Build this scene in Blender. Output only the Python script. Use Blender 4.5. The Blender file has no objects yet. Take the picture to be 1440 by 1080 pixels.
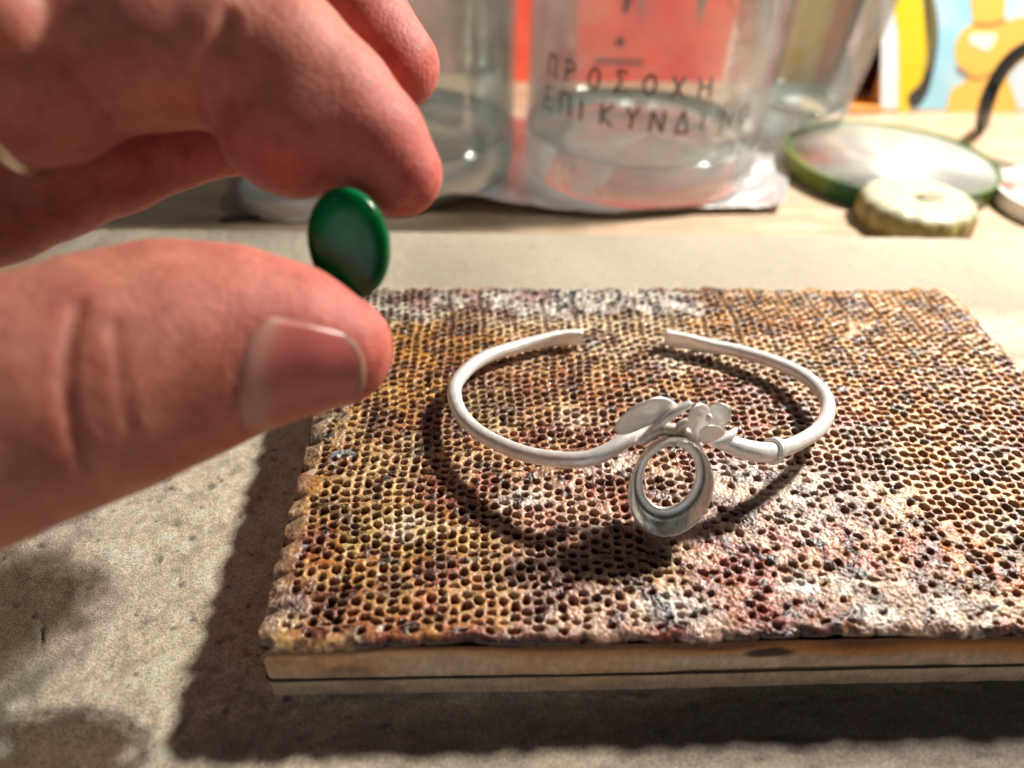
import bpy, bmesh, math, random
import numpy as np
from mathutils import Vector, Matrix

# ------------------------------------------------------------------ scene, camera, light
# 1 Blender unit = 1 cm
sc = bpy.context.scene
sc.unit_settings.system = 'METRIC'
sc.unit_settings.scale_length = 0.01
COL = sc.collection
random.seed(7)
RNG = np.random.default_rng(11)
PI = math.pi

CAM = np.array([-4.103, -10.736, 10.425])
TILT, YAW, ROLL, FPX = 0.66107, 0.05934, 0.03261, 1089.8
cy_, sy_ = math.cos(YAW), math.sin(YAW); ct_, st_ = math.cos(TILT), math.sin(TILT)
FW = np.array([sy_*ct_, cy_*ct_, -st_]); R0 = np.array([cy_, -sy_, 0.0]); U0 = np.cross(R0, FW)
RT = math.cos(ROLL)*R0 + math.sin(ROLL)*U0
UP = -math.sin(ROLL)*R0 + math.cos(ROLL)*U0

def ray(x, y):
    d = FW*FPX + RT*(x-720) - UP*(y-540)
    return d/(d@FW)
def P(x, y, depth):                 # point at a distance along the view axis
    return CAM + ray(x, y)*depth
def G(x, y, z=0.0):                 # point on the horizontal plane z
    d = ray(x, y)
    return CAM + d*(z-CAM[2])/d[2]
def px2cm(px, depth): return px*depth/FPX

cam_d = bpy.data.cameras.new('camera'); cam = bpy.data.objects.new('camera', cam_d); COL.objects.link(cam)
m = Matrix.Identity(4)
for i in range(3):
    m[i][0] = RT[i]; m[i][1] = UP[i]; m[i][2] = -FW[i]; m[i][3] = CAM[i]
cam.matrix_world = m
cam_d.sensor_width = 36; cam_d.lens = FPX/1440*36
cam_d.clip_start = 0.1; cam_d.clip_end = 600
cam_d.dof.use_dof = True; cam_d.dof.focus_distance = 12.7; cam_d.dof.aperture_fstop = 0.112
sc.camera = cam

w = bpy.data.worlds.new('World'); sc.world = w; w.use_nodes = True
wn = w.node_tree; wb = wn.nodes['Background']
# dim room: sides brightened to lift the block's front face, darker overhead
tc = wn.nodes.new('ShaderNodeTexCoord'); sx = wn.nodes.new('ShaderNodeSeparateXYZ'); wr = wn.nodes.new('ShaderNodeValToRGB')
wn.links.new(tc.outputs['Generated'], sx.inputs[0]); wn.links.new(sx.outputs[2], wr.inputs[0]); wn.links.new(wr.outputs[0], wb.inputs[0])
for e_, (p_, c_) in zip([wr.color_ramp.elements[0], wr.color_ramp.elements[1], wr.color_ramp.elements.new(.3)], ((0.0, (1.0, .90, .82, 1)), (.75, (.10, .10, .105, 1)), (.35, (.75, .74, .76, 1)))):
    e_.position = p_; e_.color = c_
wb.inputs[1].default_value = 0.062

def lamp(name, loc, target, size, power, color):
    ld = bpy.data.lights.new(name, 'AREA'); ld.shape = 'DISK'; ld.size = size; ld.energy = power; ld.color = color
    lo = bpy.data.objects.new(name, ld); COL.objects.link(lo); lo.location = loc
    lo.rotation_euler = (Vector(target)-Vector(loc)).to_track_quat('-Z', 'Y').to_euler()
    return lo
lamp('desk_lamp', (21.6, 15.9, 27.9), (0, 5, 0), 3.9, 36000, (1.0, 0.92, 0.82))
room = lamp('room_window', (-30, -95, 20), (0, 0, 0), 60, 9500, (0.97, 0.97, 1.0))

sc.view_settings.view_transform = 'Standard'; sc.view_settings.look = 'None'
sc.view_settings.exposure = 0.0; sc.view_settings.gamma = 1.0
sc.render.resolution_x = 1024; sc.render.resolution_y = 768
sc.render.engine = 'CYCLES'
sc.cycles.max_bounces = 12; sc.cycles.transparent_max_bounces = 24

# ------------------------------------------------------------------ helpers
def link(name, me, mat=None, parent=None, smooth=True):
    o = bpy.data.objects.new(name, me); COL.objects.link(o)
    if mat: me.materials.append(mat)
    if parent: o.parent = parent
    if smooth: me.shade_smooth()
    return o
def tag(o, label=None, cat=None, group=None, kind=None):
    if label: o['label'] = label
    if cat: o['category'] = cat
    if group: o['group'] = group
    if kind: o['kind'] = kind
    return o
def thing(name, loc, label, cat):
    o = bpy.data.objects.new(name, None); COL.objects.link(o); o.location = loc
    o.empty_display_size = 0.5
    return tag(o, label, cat)
def rel(o):                          # keep world-space mesh when parenting to a moved Empty
    o.matrix_parent_inverse = Matrix.Translation(o.parent.location).inverted()
    return o
def mesh_np(name, V, F, nper=4):
    me = bpy.data.meshes.new(name)
    V = np.ascontiguousarray(V, dtype=np.float32); F = np.ascontiguousarray(F, dtype=np.int32)
    me.vertices.add(len(V)); me.vertices.foreach_set('co', V.ravel())
    me.loops.add(F.size); me.loops.foreach_set('vertex_index', F.ravel())
    me.polygons.add(len(F)); me.polygons.foreach_set('loop_start', np.arange(0, F.size, nper, dtype=np.int32))
    me.update(calc_edges=True)
    return me
def attr_color(me, name, rgb):
    a = me.color_attributes.new(name, 'FLOAT_COLOR', 'POINT')
    c = np.ones((len(rgb), 4), dtype=np.float32); c[:, :3] = rgb
    a.data.foreach_set('color', c.ravel())
def attr_float(me, name, v):
    a = me.attributes.new(name, 'FLOAT', 'POINT'); a.data.foreach_set('value', np.ascontiguousarray(v, dtype=np.float32).ravel())
def grid_faces(nx, ny):
    i = np.arange(nx-1)[None, :] + np.arange(ny-1)[:, None]*nx
    return np.stack([i, i+1, i+1+nx, i+nx], -1).reshape(-1, 4)
def catmull(pts, n):
    pts = np.array(pts, float); Q = np.vstack([2*pts[0]-pts[1], pts, 2*pts[-1]-pts[-2]])
    out = []
    for i in range(1, len(Q)-2):
        for k in range(n):
            t = k/n; a, b, c, d = Q[i-1:i+3]
            out.append(0.5*((2*b)+(-a+c)*t+(2*a-5*b+4*c-d)*t*t+(-a+3*b-3*c+d)*t**3))
    out.append(Q[-2]); return np.array(out)
def tube(path, rad, nseg=16, up=None, caps=True, closed=False):
    """path (n,3); rad scalar / (n,) / (n,2) for side and up half sizes; returns verts, faces"""
    path = np.array(path, float); n = len(path)
    rad = np.array(rad, float)
    if rad.ndim == 0: rad = np.full((n, 2), float(rad))
    if rad.ndim == 1: rad = np.stack([rad, rad], 1)
    if closed: T = np.roll(path, -1, 0)-np.roll(path, 1, 0)
    else: T = np.gradient(path, axis=0)
    T /= np.linalg.norm(T, axis=1)[:, None]
    if up is None:
        a = np.array([0, 0, 1.0])
        if abs(T[0]@a) > .9: a = np.array([1.0, 0, 0])
        ups = []
        u = a-T[0]*(a@T[0]); u /= np.linalg.norm(u)
        for k in range(n):
            u = u-T[k]*(u@T[k]); u /= np.linalg.norm(u); ups.append(u)
        ups = np.array(ups)
    else:
        a = np.array(up, float); ups = a[None]-T*(T@a)[:, None]; ups /= np.linalg.norm(ups, axis=1)[:, None]
    S = np.cross(T, ups)
    th = np.arange(nseg)*2*PI/nseg
    V = path[:, None]+S[:, None]*(np.cos(th)[None, :, None]*rad[:, None, :1])+ups[:, None]*(np.sin(th)[None, :, None]*rad[:, None, 1:])
    V = V.reshape(-1, 3); F = []
    rings = n if closed else n-1
    for i in range(rings):
        j = (i+1) % n
        for k in range(nseg):
            k2 = (k+1) % nseg
            F.append((i*nseg+k, i*nseg+k2, j*nseg+k2, j*nseg+k))
    if caps and not closed:
        F.append(tuple(range(nseg))); F.append(tuple((n-1)*nseg+k for k in reversed(range(nseg))))
    return V, F
class MB:
    def __init__(s): s.V = []; s.F = []
    def add(s, V, F):
        b = len(s.V); s.V += [tuple(v) for v in V]; s.F += [tuple(i+b for i in f) for f in F]; return s
    def build(s, name, mat, parent=None, smooth=True, bevel=0, world=True):
        me = bpy.data.meshes.new(name); me.from_pydata(s.V, [], s.F); me.update()
        bm = bmesh.new(); bm.from_mesh(me); bmesh.ops.recalc_face_normals(bm, faces=bm.faces)
        if bevel: bmesh.ops.bevel(bm, geom=[e for e in bm.edges if len(e.link_faces) == 2 and e.calc_face_angle() > .6], offset=bevel, segments=3, affect='EDGES', profile=.6)
        bm.to_mesh(me); bm.free()
        o = link(name, me, mat, parent, smooth)
        if parent and world: rel(o)
        return o
def box(x0, x1, y0, y1, z0, z1):
    V = [(x, y, z) for z in (z0, z1) for y in (y0, y1) for x in (x0, x1)]
    return V, [(0, 2, 3, 1), (4, 5, 7, 6), (0, 1, 5, 4), (2, 6, 7, 3), (0, 4, 6, 2), (1, 3, 7, 5)]
def lathe(prof, c=(0, 0, 0), n=96, closed=False, wob=None):
    prof = list(prof); V = []; F = []; m_ = len(prof)
    for k in range(n):
        a = 2*PI*k/n
        for (r, z) in prof:
            rr = r*(wob(a, z) if wob else 1)
            V.append((c[0]+rr*math.cos(a), c[1]+rr*math.sin(a), c[2]+z))
    for k in range(n):
        k2 = (k+1) % n
        for i in range(m_-1 if not closed else m_):
            j = (i+1) % m_
            F.append((k*m_+i, k2*m_+i, k2*m_+j, k*m_+j))
    if not closed:
        if prof[0][0] > 1e-4: F.append(tuple(k*m_ for k in range(n)))
        if prof[-1][0] > 1e-4: F.append(tuple(k*m_+m_-1 for k in reversed(range(n))))
    return V, F

def fnoise(ny, nx, sy, sx, seed):
    """smooth gaussian random field, feature size sy, sx in cells, unit std"""
    r = np.random.default_rng(seed).standard_normal((ny, nx))
    fy = np.fft.fftfreq(ny)[:, None]; fx = np.fft.rfftfreq(nx)[None]
    H = np.exp(-2*(PI**2)*((fy*sy)**2+(fx*sx)**2))
    o = np.fft.irfft2(np.fft.rfft2(r)*H, s=(ny, nx)); return o/o.std()
def sstep(a, b, x):
    t = np.clip((x-a)/(b-a), 0, 1); return t*t*(3-2*t)

# ------------------------------------------------------------------ materials
def mat(name, color=(.8, .8, .8), rough=.5, metal=0, **kw):
    m = bpy.data.materials.new(name); m.use_nodes = True
    b = m.node_tree.nodes['Principled BSDF']
    b.inputs['Base Color'].default_value = (*color, 1); b.inputs['Roughness'].default_value = rough; b.inputs['Metallic'].default_value = metal
    for k, v in kw.items(): b.inputs[k].default_value = v
    return m
def N(m, t, **kw):
    n = m.node_tree.nodes.new(t)
    for k, v in kw.items(): setattr(n, k, v)
    return n
def L(m, a, b): m.node_tree.links.new(a, b)
def noise(m, scale, detail=4, rough=.55, dist=0, vec=None):
    n = N(m, 'ShaderNodeTexNoise'); n.inputs['Scale'].default_value = scale; n.inputs['Detail'].default_value = detail
    n.inputs['Roughness'].default_value = rough; n.inputs['Distortion'].default_value = dist
    if vec is None:
        g = N(m, 'ShaderNodeNewGeometry'); vec = g.outputs['Position']
    L(m, vec, n.inputs['Vector']); return n.outputs['Fac']
def ramp(m, fac, stops):
    r = N(m, 'ShaderNodeValToRGB'); e = r.color_ramp.elements
    while len(e) < len(stops): e.new(.5)
    for i, (p, c) in enumerate(stops): e[i].position = p; e[i].color = (*c, 1) if len(c) == 3 else c
    L(m, fac, r.inputs[0]); return r.outputs[0]
def mix(m, fac, a, b, mode='MIX'):
    n = N(m, 'ShaderNodeMix', data_type='RGBA', blend_type=mode)
    for s, v in ((n.inputs[0], fac), (n.inputs[6], a), (n.inputs[7], b)):
        if isinstance(v, (int, float)): s.default_value = v
        elif isinstance(v, tuple): s.default_value = (*v, 1)
        else: L(m, v, s)
    return n.outputs[2]
def bump(m, h, dist, strength=1, prev=None):
    n = N(m, 'ShaderNodeBump'); n.inputs['Distance'].default_value = dist; n.inputs['Strength'].default_value = strength
    L(m, h, n.inputs['Height'])
    if prev is not None: L(m, prev, n.inputs['Normal'])
    return n.outputs[0]
def BS(m): return m.node_tree.nodes['Principled BSDF']

# white pickled silver
m_silver = mat('pickled_silver', (.86, .83, .79), .42, .42)
c = noise(m_silver, 6, 5); L(m_silver, ramp(m_silver, c, [(.3, (.83, .80, .76)), (.6, (.93, .915, .89))]), BS(m_silver).inputs['Base Color'])
silver_col = BS(m_silver).inputs['Base Color'].links[0].from_socket
gq = N(m_silver, 'ShaderNodeNewGeometry'); vd = N(m_silver, 'ShaderNodeVectorMath', operation='DISTANCE'); L(m_silver, gq.outputs['Position'], vd.inputs[0]); vd.inputs[1].default_value = tuple(P(945, 607, 11.65))
sub = N(m_silver, 'ShaderNodeMath', operation='MULTIPLY_ADD'); L(m_silver, noise(m_silver, 5, 5, .7), sub.inputs[0]); sub.inputs[1].default_value = 1.1; L(m_silver, vd.outputs['Value'], sub.inputs[2])
tarn = ramp(m_silver, sub.outputs[0], [(.62, (1, 1, 1)), (.95, (0, 0, 0))])
L(m_silver, mix(m_silver, tarn, silver_col, (.36, .27, .18)), BS(m_silver).inputs['Base Color'])
b_ = bump(m_silver, noise(m_silver, 55, 4), .006, .5); L(m_silver, bump(m_silver, noise(m_silver, 5, 3), .03, .35, b_), BS(m_silver).inputs['Normal'])
L(m_silver, ramp(m_silver, noise(m_silver, 14, 4), [(.3, (.28,)*3), (.7, (.5,)*3)]), BS(m_silver).inputs['Roughness'])
m_bezel = mat('brushed_silver', (.74, .72, .67), .3, .72)
tcx = N(m_bezel, 'ShaderNodeTexCoord'); mp = N(m_bezel, 'ShaderNodeMapping'); mp.inputs['Scale'].default_value = (1, 1, 9)
L(m_bezel, tcx.outputs['Object'], mp.inputs[0])
nb = noise(m_bezel, 4, 6, .6, .6, mp.outputs[0])
L(m_bezel, ramp(m_bezel, nb, [(.32, (.45, .42, .36)), (.5, (.74, .72, .66)), (.68, (.92, .91, .88))]), BS(m_bezel).inputs['Base Color'])
L(m_bezel, bump(m_bezel, nb, .012, .3), BS(m_bezel).inputs['Normal'])
L(m_bezel, ramp(m_bezel, nb, [(.3, (.14,)*3), (.7, (.30,)*3)]), BS(m_bezel).inputs['Roughness'])
m_steel = mat('binding_wire', (.09, .085, .08), .45, .8)
m_gold = mat('ring_gold', (.88, .78, .58), .3, .9)

# ceramic face: colours come with the mesh, grain from noise
m_face = mat('honeycomb_ceramic', (.6, .5, .35), .5)
at_ = N(m_face, 'ShaderNodeAttribute', attribute_name='stain_tone')
g1 = ramp(m_face, noise(m_face, 38, 5, .7), [(.25, (.6, .55, .5)), (.6, (1.12, 1.12, 1.12))])
L(m_face, mix(m_face, .75, at_.outputs['Color'], g1, 'MULTIPLY'), BS(m_face).inputs['Base Color'])
L(m_face, bump(m_face, noise(m_face, 34, 6, .7), .011, .8), BS(m_face).inputs['Normal'])
L(m_face, ramp(m_face, noise(m_face, 16, 4, .6), [(.40, (.09,)*3), (.58, (.42,)*3)]), BS(m_face).inputs['Roughness'])
BS(m_face).inputs['Specular IOR Level'].default_value = .8

m_body = mat('fired_clay', (.5, .38, .25), .75)
at_ = N(m_body, 'ShaderNodeAttribute', attribute_name='stain_tone')
mp = N(m_body, 'ShaderNodeMapping'); gp = N(m_body, 'ShaderNodeNewGeometry'); mp.inputs['Scale'].default_value = (1, 1, .5); L(m_body, gp.outputs['Position'], mp.inputs[0])
g1 = ramp(m_body, noise(m_body, 12, 6, .7, 0, mp.outputs[0]), [(.3, (.62, .58, .55)), (.65, (1.1, 1.1, 1.1))])
L(m_body, mix(m_body, .8, at_.outputs['Color'], g1, 'MULTIPLY'), BS(m_body).inputs['Base Color'])
L(m_body, bump(m_body, noise(m_body, 26, 6, .7), .02, .8), BS(m_body).inputs['Normal'])

m_under = mat('heat_board', (.5, .46, .38), .7)
at_ = N(m_under, 'ShaderNodeAttribute', attribute_name='stain_tone')
g1 = ramp(m_under, noise(m_under, 14, 8, .75), [(.3, (.5, .48, .45)), (.5, (.95, .95, .95)), (.7, (1.2, 1.18, 1.12))])
v1 = N(m_under, 'ShaderNodeTexVoronoi'); v1.inputs['Scale'].default_value = 9; L(m_under, N(m_under, 'ShaderNodeNewGeometry').outputs['Position'], v1.inputs['Vector'])
g2 = ramp(m_under, v1.outputs['Distance'], [(.03, (.35, .33, .31)), (.12, (1, 1, 1))])
cc = mix(m_under, .8, at_.outputs['Color'], g1, 'MULTIPLY'); cc = mix(m_under, .35, cc, g2, 'MULTIPLY')
cc = mix(m_under, .8, cc, ramp(m_under, noise(m_under, 34, 4, .7), [(.36, (.5, .47, .44)), (.5, (1, 1, 1)), (.66, (1.25, 1.24, 1.2))]), 'MULTIPLY')
L(m_under, cc, BS(m_under).inputs['Base Color'])
L(m_under, bump(m_under, noise(m_under, 26, 8, .75), .05, 1), BS(m_under).inputs['Normal'])
L(m_under, ramp(m_under, noise(m_under, 20, 3), [(.35, (.5,)*3), (.6, (.85,)*3)]), BS(m_under).inputs['Roughness'])
BS(m_under).inputs['Specular IOR Level'].default_value = .18

m_wood = mat('bench_wood', (.55, .38, .22), .45)
gp = N(m_wood, 'ShaderNodeNewGeometry'); mp = N(m_wood, 'ShaderNodeMapping'); mp.inputs['Scale'].default_value = (.12, 1.6, 1); L(m_wood, gp.outputs['Position'], mp.inputs[0])
g1 = noise(m_wood, 1.6, 8, .6, 1.2, mp.outputs[0])
c1 = ramp(m_wood, g1, [(.3, (.38, .27, .18)), (.5, (.46, .345, .24)), (.68, (.52, .41, .30))])
c2 = ramp(m_wood, noise(m_wood, .7, 5, .6), [(.35, (.8, .78, .76)), (.6, (1.05, 1.05, 1.05))])
L(m_wood, mix(m_wood, 1.0, c1, c2, 'MULTIPLY'), BS(m_wood).inputs['Base Color'])
L(m_wood, bump(m_wood, g1, .03, .3), BS(m_wood).inputs['Normal'])
L(m_wood, ramp(m_wood, noise(m_wood, 3, 5), [(.3, (.3,)*3), (.7, (.6,)*3)]), BS(m_wood).inputs['Roughness'])

def thin_glass(name, tint, gloss=1.0):
    m = bpy.data.materials.new(name); m.use_nodes = True; nt = m.node_tree; nt.nodes.remove(nt.nodes['Principled BSDF'])
    out = nt.nodes['Material Output']
    tr = N(m, 'ShaderNodeBsdfTransparent'); gl = N(m, 'ShaderNodeBsdfGlossy'); gl.inputs['Roughness'].default_value = .04
    fr = N(m, 'ShaderNodeFresnel'); fr.inputs['IOR'].default_value = 1.5
    lw = N(m, 'ShaderNodeLayerWeight'); lw.inputs['Blend'].default_value = .35
    cm = mix(m, lw.outputs['Facing'], tint, tuple(t*.88 for t in tint)); L(m, cm, tr.inputs[0])
    L(m, bump(m, noise(m, 1.4, 3), .06, .5), gl.inputs['Normal'])
    mx = N(m, 'ShaderNodeMixShader'); fm = N(m, 'ShaderNodeMath', operation='MULTIPLY'); L(m, fr.outputs[0], fm.inputs[0]); fm.inputs[1].default_value = .5; L(m, fm.outputs[0], mx.inputs[0]); L(m, tr.outputs[0], mx.inputs[1]); L(m, gl.outputs[0], mx.inputs[2])
    df_ = N(m, 'ShaderNodeBsdfDiffuse'); df_.inputs[0].default_value = (.8, .8, .78, 1); m2 = N(m, 'ShaderNodeMixShader')
    L(m, ramp(m, noise(m, 1.1, 5, .65), [(.35, (.03,)*3), (.7, (.13,)*3)]), m2.inputs[0]); L(m, mx.outputs[0], m2.inputs[1]); L(m, df_.outputs[0], m2.inputs[2])
    L(m, m2.outputs[0], out.inputs['Surface']); return m
m_glass = thin_glass('jar_glass', (.95, .975, .965))
m_glassbase = mat('glass_base', (.88, .95, .91), .13, 0, **{'Transmission Weight': .9, 'IOR': 1.45})
m_marker = mat('marker_ink', (.14, .11, .11), .6)
m_redink = mat('red_marker_ink', (.6, .06, .06), .6)
m_foil = mat('foil', (.82, .83, .84), .36, .75)
L(m_foil, bump(m_foil, noise(m_foil, 3, 6, .6), .12, .6), BS(m_foil).inputs['Normal'])

m_gem = mat('green_stone', (.0, .12, .035), .22, 0, **{'Transmission Weight': .5, 'IOR': 1.54, 'Specular IOR Level': .05})
cg = ramp(m_gem, noise(m_gem, 1.6, 4, .5, .8), [(.35, (.0, .12, .035)), (.65, (.0, .29, .09))])
L(m_gem, cg, BS(m_gem).inputs['Base Color'])
BS(m_gem).inputs['Subsurface Weight'].default_value = .5; BS(m_gem).inputs['Subsurface Radius'].default_value = (.05, .5, .2); BS(m_gem).inputs['Subsurface Scale'].default_value = 1

def skin_mat(name, nail=False):
    m = mat(name, (.6, .35, .27), .5, 0)
    b = BS(m)
    at = N(m, 'ShaderNodeAttribute', attribute_name='flush')
    base = ramp(m, noise(m, 1.1, 5, .6), [(.3, (.38, .125, .085)), (.65, (.60, .27, .19))])
    red = ramp(m, noise(m, 3, 5, .6), [(.3, (.40, .065, .06)), (.7, (.60, .155, .125))])
    col = mix(m, at.outputs['Fac'], base, red)
    sp = ramp(m, noise(m, 7, 6, .7), [(.3, (.74, .66, .64)), (.5, (.98, .96, .95)), (.68, (1.1, 1.1, 1.1))])
    L(m, mix(m, .8, col, sp, 'MULTIPLY'), b.inputs['Base Color'])
    b.inputs['Subsurface Weight'].default_value = .9
    b.inputs['Subsurface Radius'].default_value = (.34, .10, .05); b.inputs['Subsurface Scale'].default_value = 1.0
    b.inputs['Specular IOR Level'].default_value = .4
    gp = N(m, 'ShaderNodeNewGeometry')
    # fingerprint-like fine ridges and crossing skin lines
    wv = N(m, 'ShaderNodeTexWave'); wv.inputs['Scale'].default_value = 5.2; wv.inputs['Distortion'].default_value = 6; wv.inputs['Detail'].default_value = 2; wv.inputs['Detail Scale'].default_value = .6
    L(m, gp.outputs['Position'], wv.inputs['Vector'])
    vo = N(m, 'ShaderNodeTexVoronoi'); vo.inputs['Scale'].default_value = 15; L(m, gp.outputs['Position'], vo.inputs['Vector'])
    n1 = bump(m, wv.outputs['Fac'], .003, .3); n2 = bump(m, vo.outputs['Distance'], .011, .7, n1); n2 = bump(m, noise(m, 26, 5, .7), .010, .6, n2)
    L(m, bump(m, noise(m, 3.0, 6, .55), .03, .3, n2), b.inputs['Normal'])
    L(m, ramp(m, noise(m, 12, 4), [(.3, (.5,)*3), (.7, (.68,)*3)]), b.inputs['Roughness'])
    return m
m_skin = skin_mat('skin')
m_nail = mat('nail_plate', (.66, .30, .29), .33, 0, **{'Subsurface Weight': .8, 'Subsurface Radius': (.3, .1, .06), 'Subsurface Scale': .8, 'Specular IOR Level': .5})
at_ = N(m_nail, 'ShaderNodeAttribute', attribute_name='along')
L(m_nail, ramp(m_nail, at_.outputs['Fac'], [(.0, (.52, .22, .17)), (.16, (.54, .25, .20)), (.28, (.52, .14, .13)), (.90, (.52, .13, .125)), (.955, (.30, .14, .11)), (1, (.45, .22, .17))]), BS(m_nail).inputs['Base Color'])
L(m_nail, bump(m_nail, noise(m_nail, 8, 4), .01, .4), BS(m_nail).inputs['Normal'])

# ------------------------------------------------------------------ bench top
mb = MB(); mb.add(*box(-60, 60, -24, 80, -3.2, -0.62))
top = mb.build('bench_top', m_wood, smooth=False, bevel=.1); tag(top, kind='structure')

# ------------------------------------------------------------------ heat-proof board under everything
def blob(X, Y, cx, cy, rx, ry, rot=0.0):
    c_, s_ = math.cos(rot), math.sin(rot); dx, dy = X-cx, Y-cy
    return np.sqrt(((c_*dx+s_*dy)/rx)**2+((-s_*dx+c_*dy)/ry)**2)
def build_underlay():
    A = G(91, 338, 0); B = G(1440, 338, 0)
    x = np.concatenate([np.linspace(-17.5, -6.0, 300), np.linspace(-5.95, 24, 330)]); y = np.concatenate([np.linspace(-12, -6.8, 40), np.linspace(-6.75, 1, 200), np.linspace(1.05, 9.7, 110)])
    X, Y = np.meshgrid(x, y); ny, nx = X.shape
    X = X.copy(); Y = Y.copy()
    # far edge runs slightly askew, left edge slanted
    Y += ((9.9+(X+15)*-0.012)-9.7)*sstep(5, 9.7, Y)
    X += sstep(-14, -17.5, X)*(2.0-0.22*(9.7-Y)+.1*np.sin(Y*2.2))
    n1 = fnoise(ny, nx, 3, 3, 1); n2 = fnoise(ny, nx, 12, 12, 2); n3 = fnoise(ny, nx, 45, 45, 3); n0 = fnoise(ny, nx, 1.1, 1.1, 4)
    Z = n1*.006+n2*.008+n3*.012+n0*.004
    pits = np.maximum(sstep(2.3, 3.2, fnoise(ny, nx, 1.6, 1.6, 5)), .6*sstep(2.1, 2.6, fnoise(ny, nx, .7, .7, 6))); Z -= pits*.05*(Y < 5)
    c = np.zeros((ny, nx, 3)); base = np.array([.76, .68, .57]); c[:] = base
    t = sstep(-.8, 1.6, n3+.5*n2)[..., None]; c = c*(1-t)+np.array([.80, .70, .55])*t
    t = sstep(.6, 2.4, -n2+.3*n1)[..., None]*.6; c = c*(1-t)+np.array([.46, .40, .33])*t
    c *= (1+.08*n1+.10*n0)[..., None]
    far = sstep(4.6, 6, Y)[..., None]; c = c*(1-far)+np.array([.50, .455, .37])*far*(1+.05*n2+.05*n3)[..., None]  # far part coloured darker to offset the lamp's stronger light there
    spk = (sstep(1.7, 2.4, fnoise(ny, nx, 1.2, 1.2, 8))*(1-far[..., 0]*.8))[..., None]; c = c*(1-spk*.7)+np.array([.14, .12, .10])*spk*.7
    spk = (sstep(1.9, 2.5, fnoise(ny, nx, 1.2, 1.2, 9))*(1-far[..., 0]*.9))[..., None]; c = c*(1-spk*.6)+np.array([.75, .72, .66])*spk*.6
    # dark brown corner near the worker, with a broken flake and cracks
    q = G(40, 870); sc_ = sstep(1.3, .5, blob(X, Y, q[0]-.45, q[1]+.25, 1.45, 1.5)+.13*n2+.10*n3+.06*n1)[..., None]
    c = c*(1-sc_*.93)+np.array([.085, .052, .028])*sc_*.93
    q = G(60, 1055); d = blob(X, Y, q[0]-.35, q[1]-.25, 1.65, .75, .1)+.08*n2+.05*n1
    s2 = sstep(1.16, .86, d); Z -= s2*.09; Z -= np.exp(-((d-1.0)/.05)**2)*.035*sstep(-1.2, .5, n1+n2)
    s2_ = (s2*.92)[..., None]; c = c*(1-s2_)+np.array([.10, .062, .04])*s2_*(1+.25*n2)[..., None]
    rim = np.exp(-((d-1.1)/.1)**2)[..., None]*.35; c = c*(1-rim)+np.array([.5, .5, .42])*rim
    def crack(pts, wd, dep):
        nonlocal Z, c
        pts = [G(*p)[:2] for p in pts]; dd = np.full(X.shape, 9.)
        for a, b in zip(pts[:-1], pts[1:]):
            ab = b-a; tt = np.clip(((X-a[0])*ab[0]+(Y-a[1])*ab[1])/(ab@ab), 0, 1)
            dd = np.minimum(dd, np.hypot(X-a[0]-tt*ab[0], Y-a[1]-tt*ab[1]))
        k = np.exp(-((dd+.014*n1)/(wd*(.75+.3*n2)))**2)*sstep(-1.8, -.2, n2+.6*n1); Z -= k*dep; k_ = (k*.85)[..., None]; c = c*(1-k_)+np.array([.06, .045, .04])*k_
    crack([(44, 864), (58, 876), (59, 905), (57, 935), (60, 955)], .04, .14)
    crack([(50, 930), (48, 925), (46, 900)], .03, .08)
    q = G(40, 950); gl = sstep(1.2, .4, blob(X, Y, q[0], q[1], .28, .8)+.3*n1)[..., None]*.6; c = c*(1-gl)+np.array([.50, .50, .40])*gl
    q = G(10, 940); gl = sstep(1.2, .4, blob(X, Y, q[0], q[1], .6, .7)+.3*n1)[..., None]*.6; c = c*(1-gl)+np.array([.2, .18, .1])*gl
    # block's near-side shadow deepened in the board's colour, soft-edged
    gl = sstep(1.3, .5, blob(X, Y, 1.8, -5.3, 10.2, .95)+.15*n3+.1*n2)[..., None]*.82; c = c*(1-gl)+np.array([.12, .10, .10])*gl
    c = np.clip(c, .02, .85)
    V = np.stack([X, Y, Z], -1).reshape(-1, 3); F = grid_faces(nx, ny)
    # skirt down to the bench
    ring = np.concatenate([np.arange(nx), np.arange(1, ny)*nx+nx-1, (ny-1)*nx+np.arange(nx-2, -1, -1), np.arange(ny-2, 0, -1)*nx])
    low = V[ring].copy(); low[:, 2] = -0.62; b0 = len(V); V = np.vstack([V, low]); k = len(ring)
    i = np.arange(k); j = (i+1) % k
    F = np.vstack([F, np.stack([ring[i], b0+i, b0+j, ring[j]], -1)])
    me = mesh_np('heat_board', V, F); C = c.reshape(-1, 3); attr_color(me, 'stain_tone', np.vstack([C, C[ring]*.8]))
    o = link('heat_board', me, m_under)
    tag(o, 'large pale worn heat-proof board lying flat on the bench under the honeycomb block', 'heat board')
build_underlay()

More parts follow.
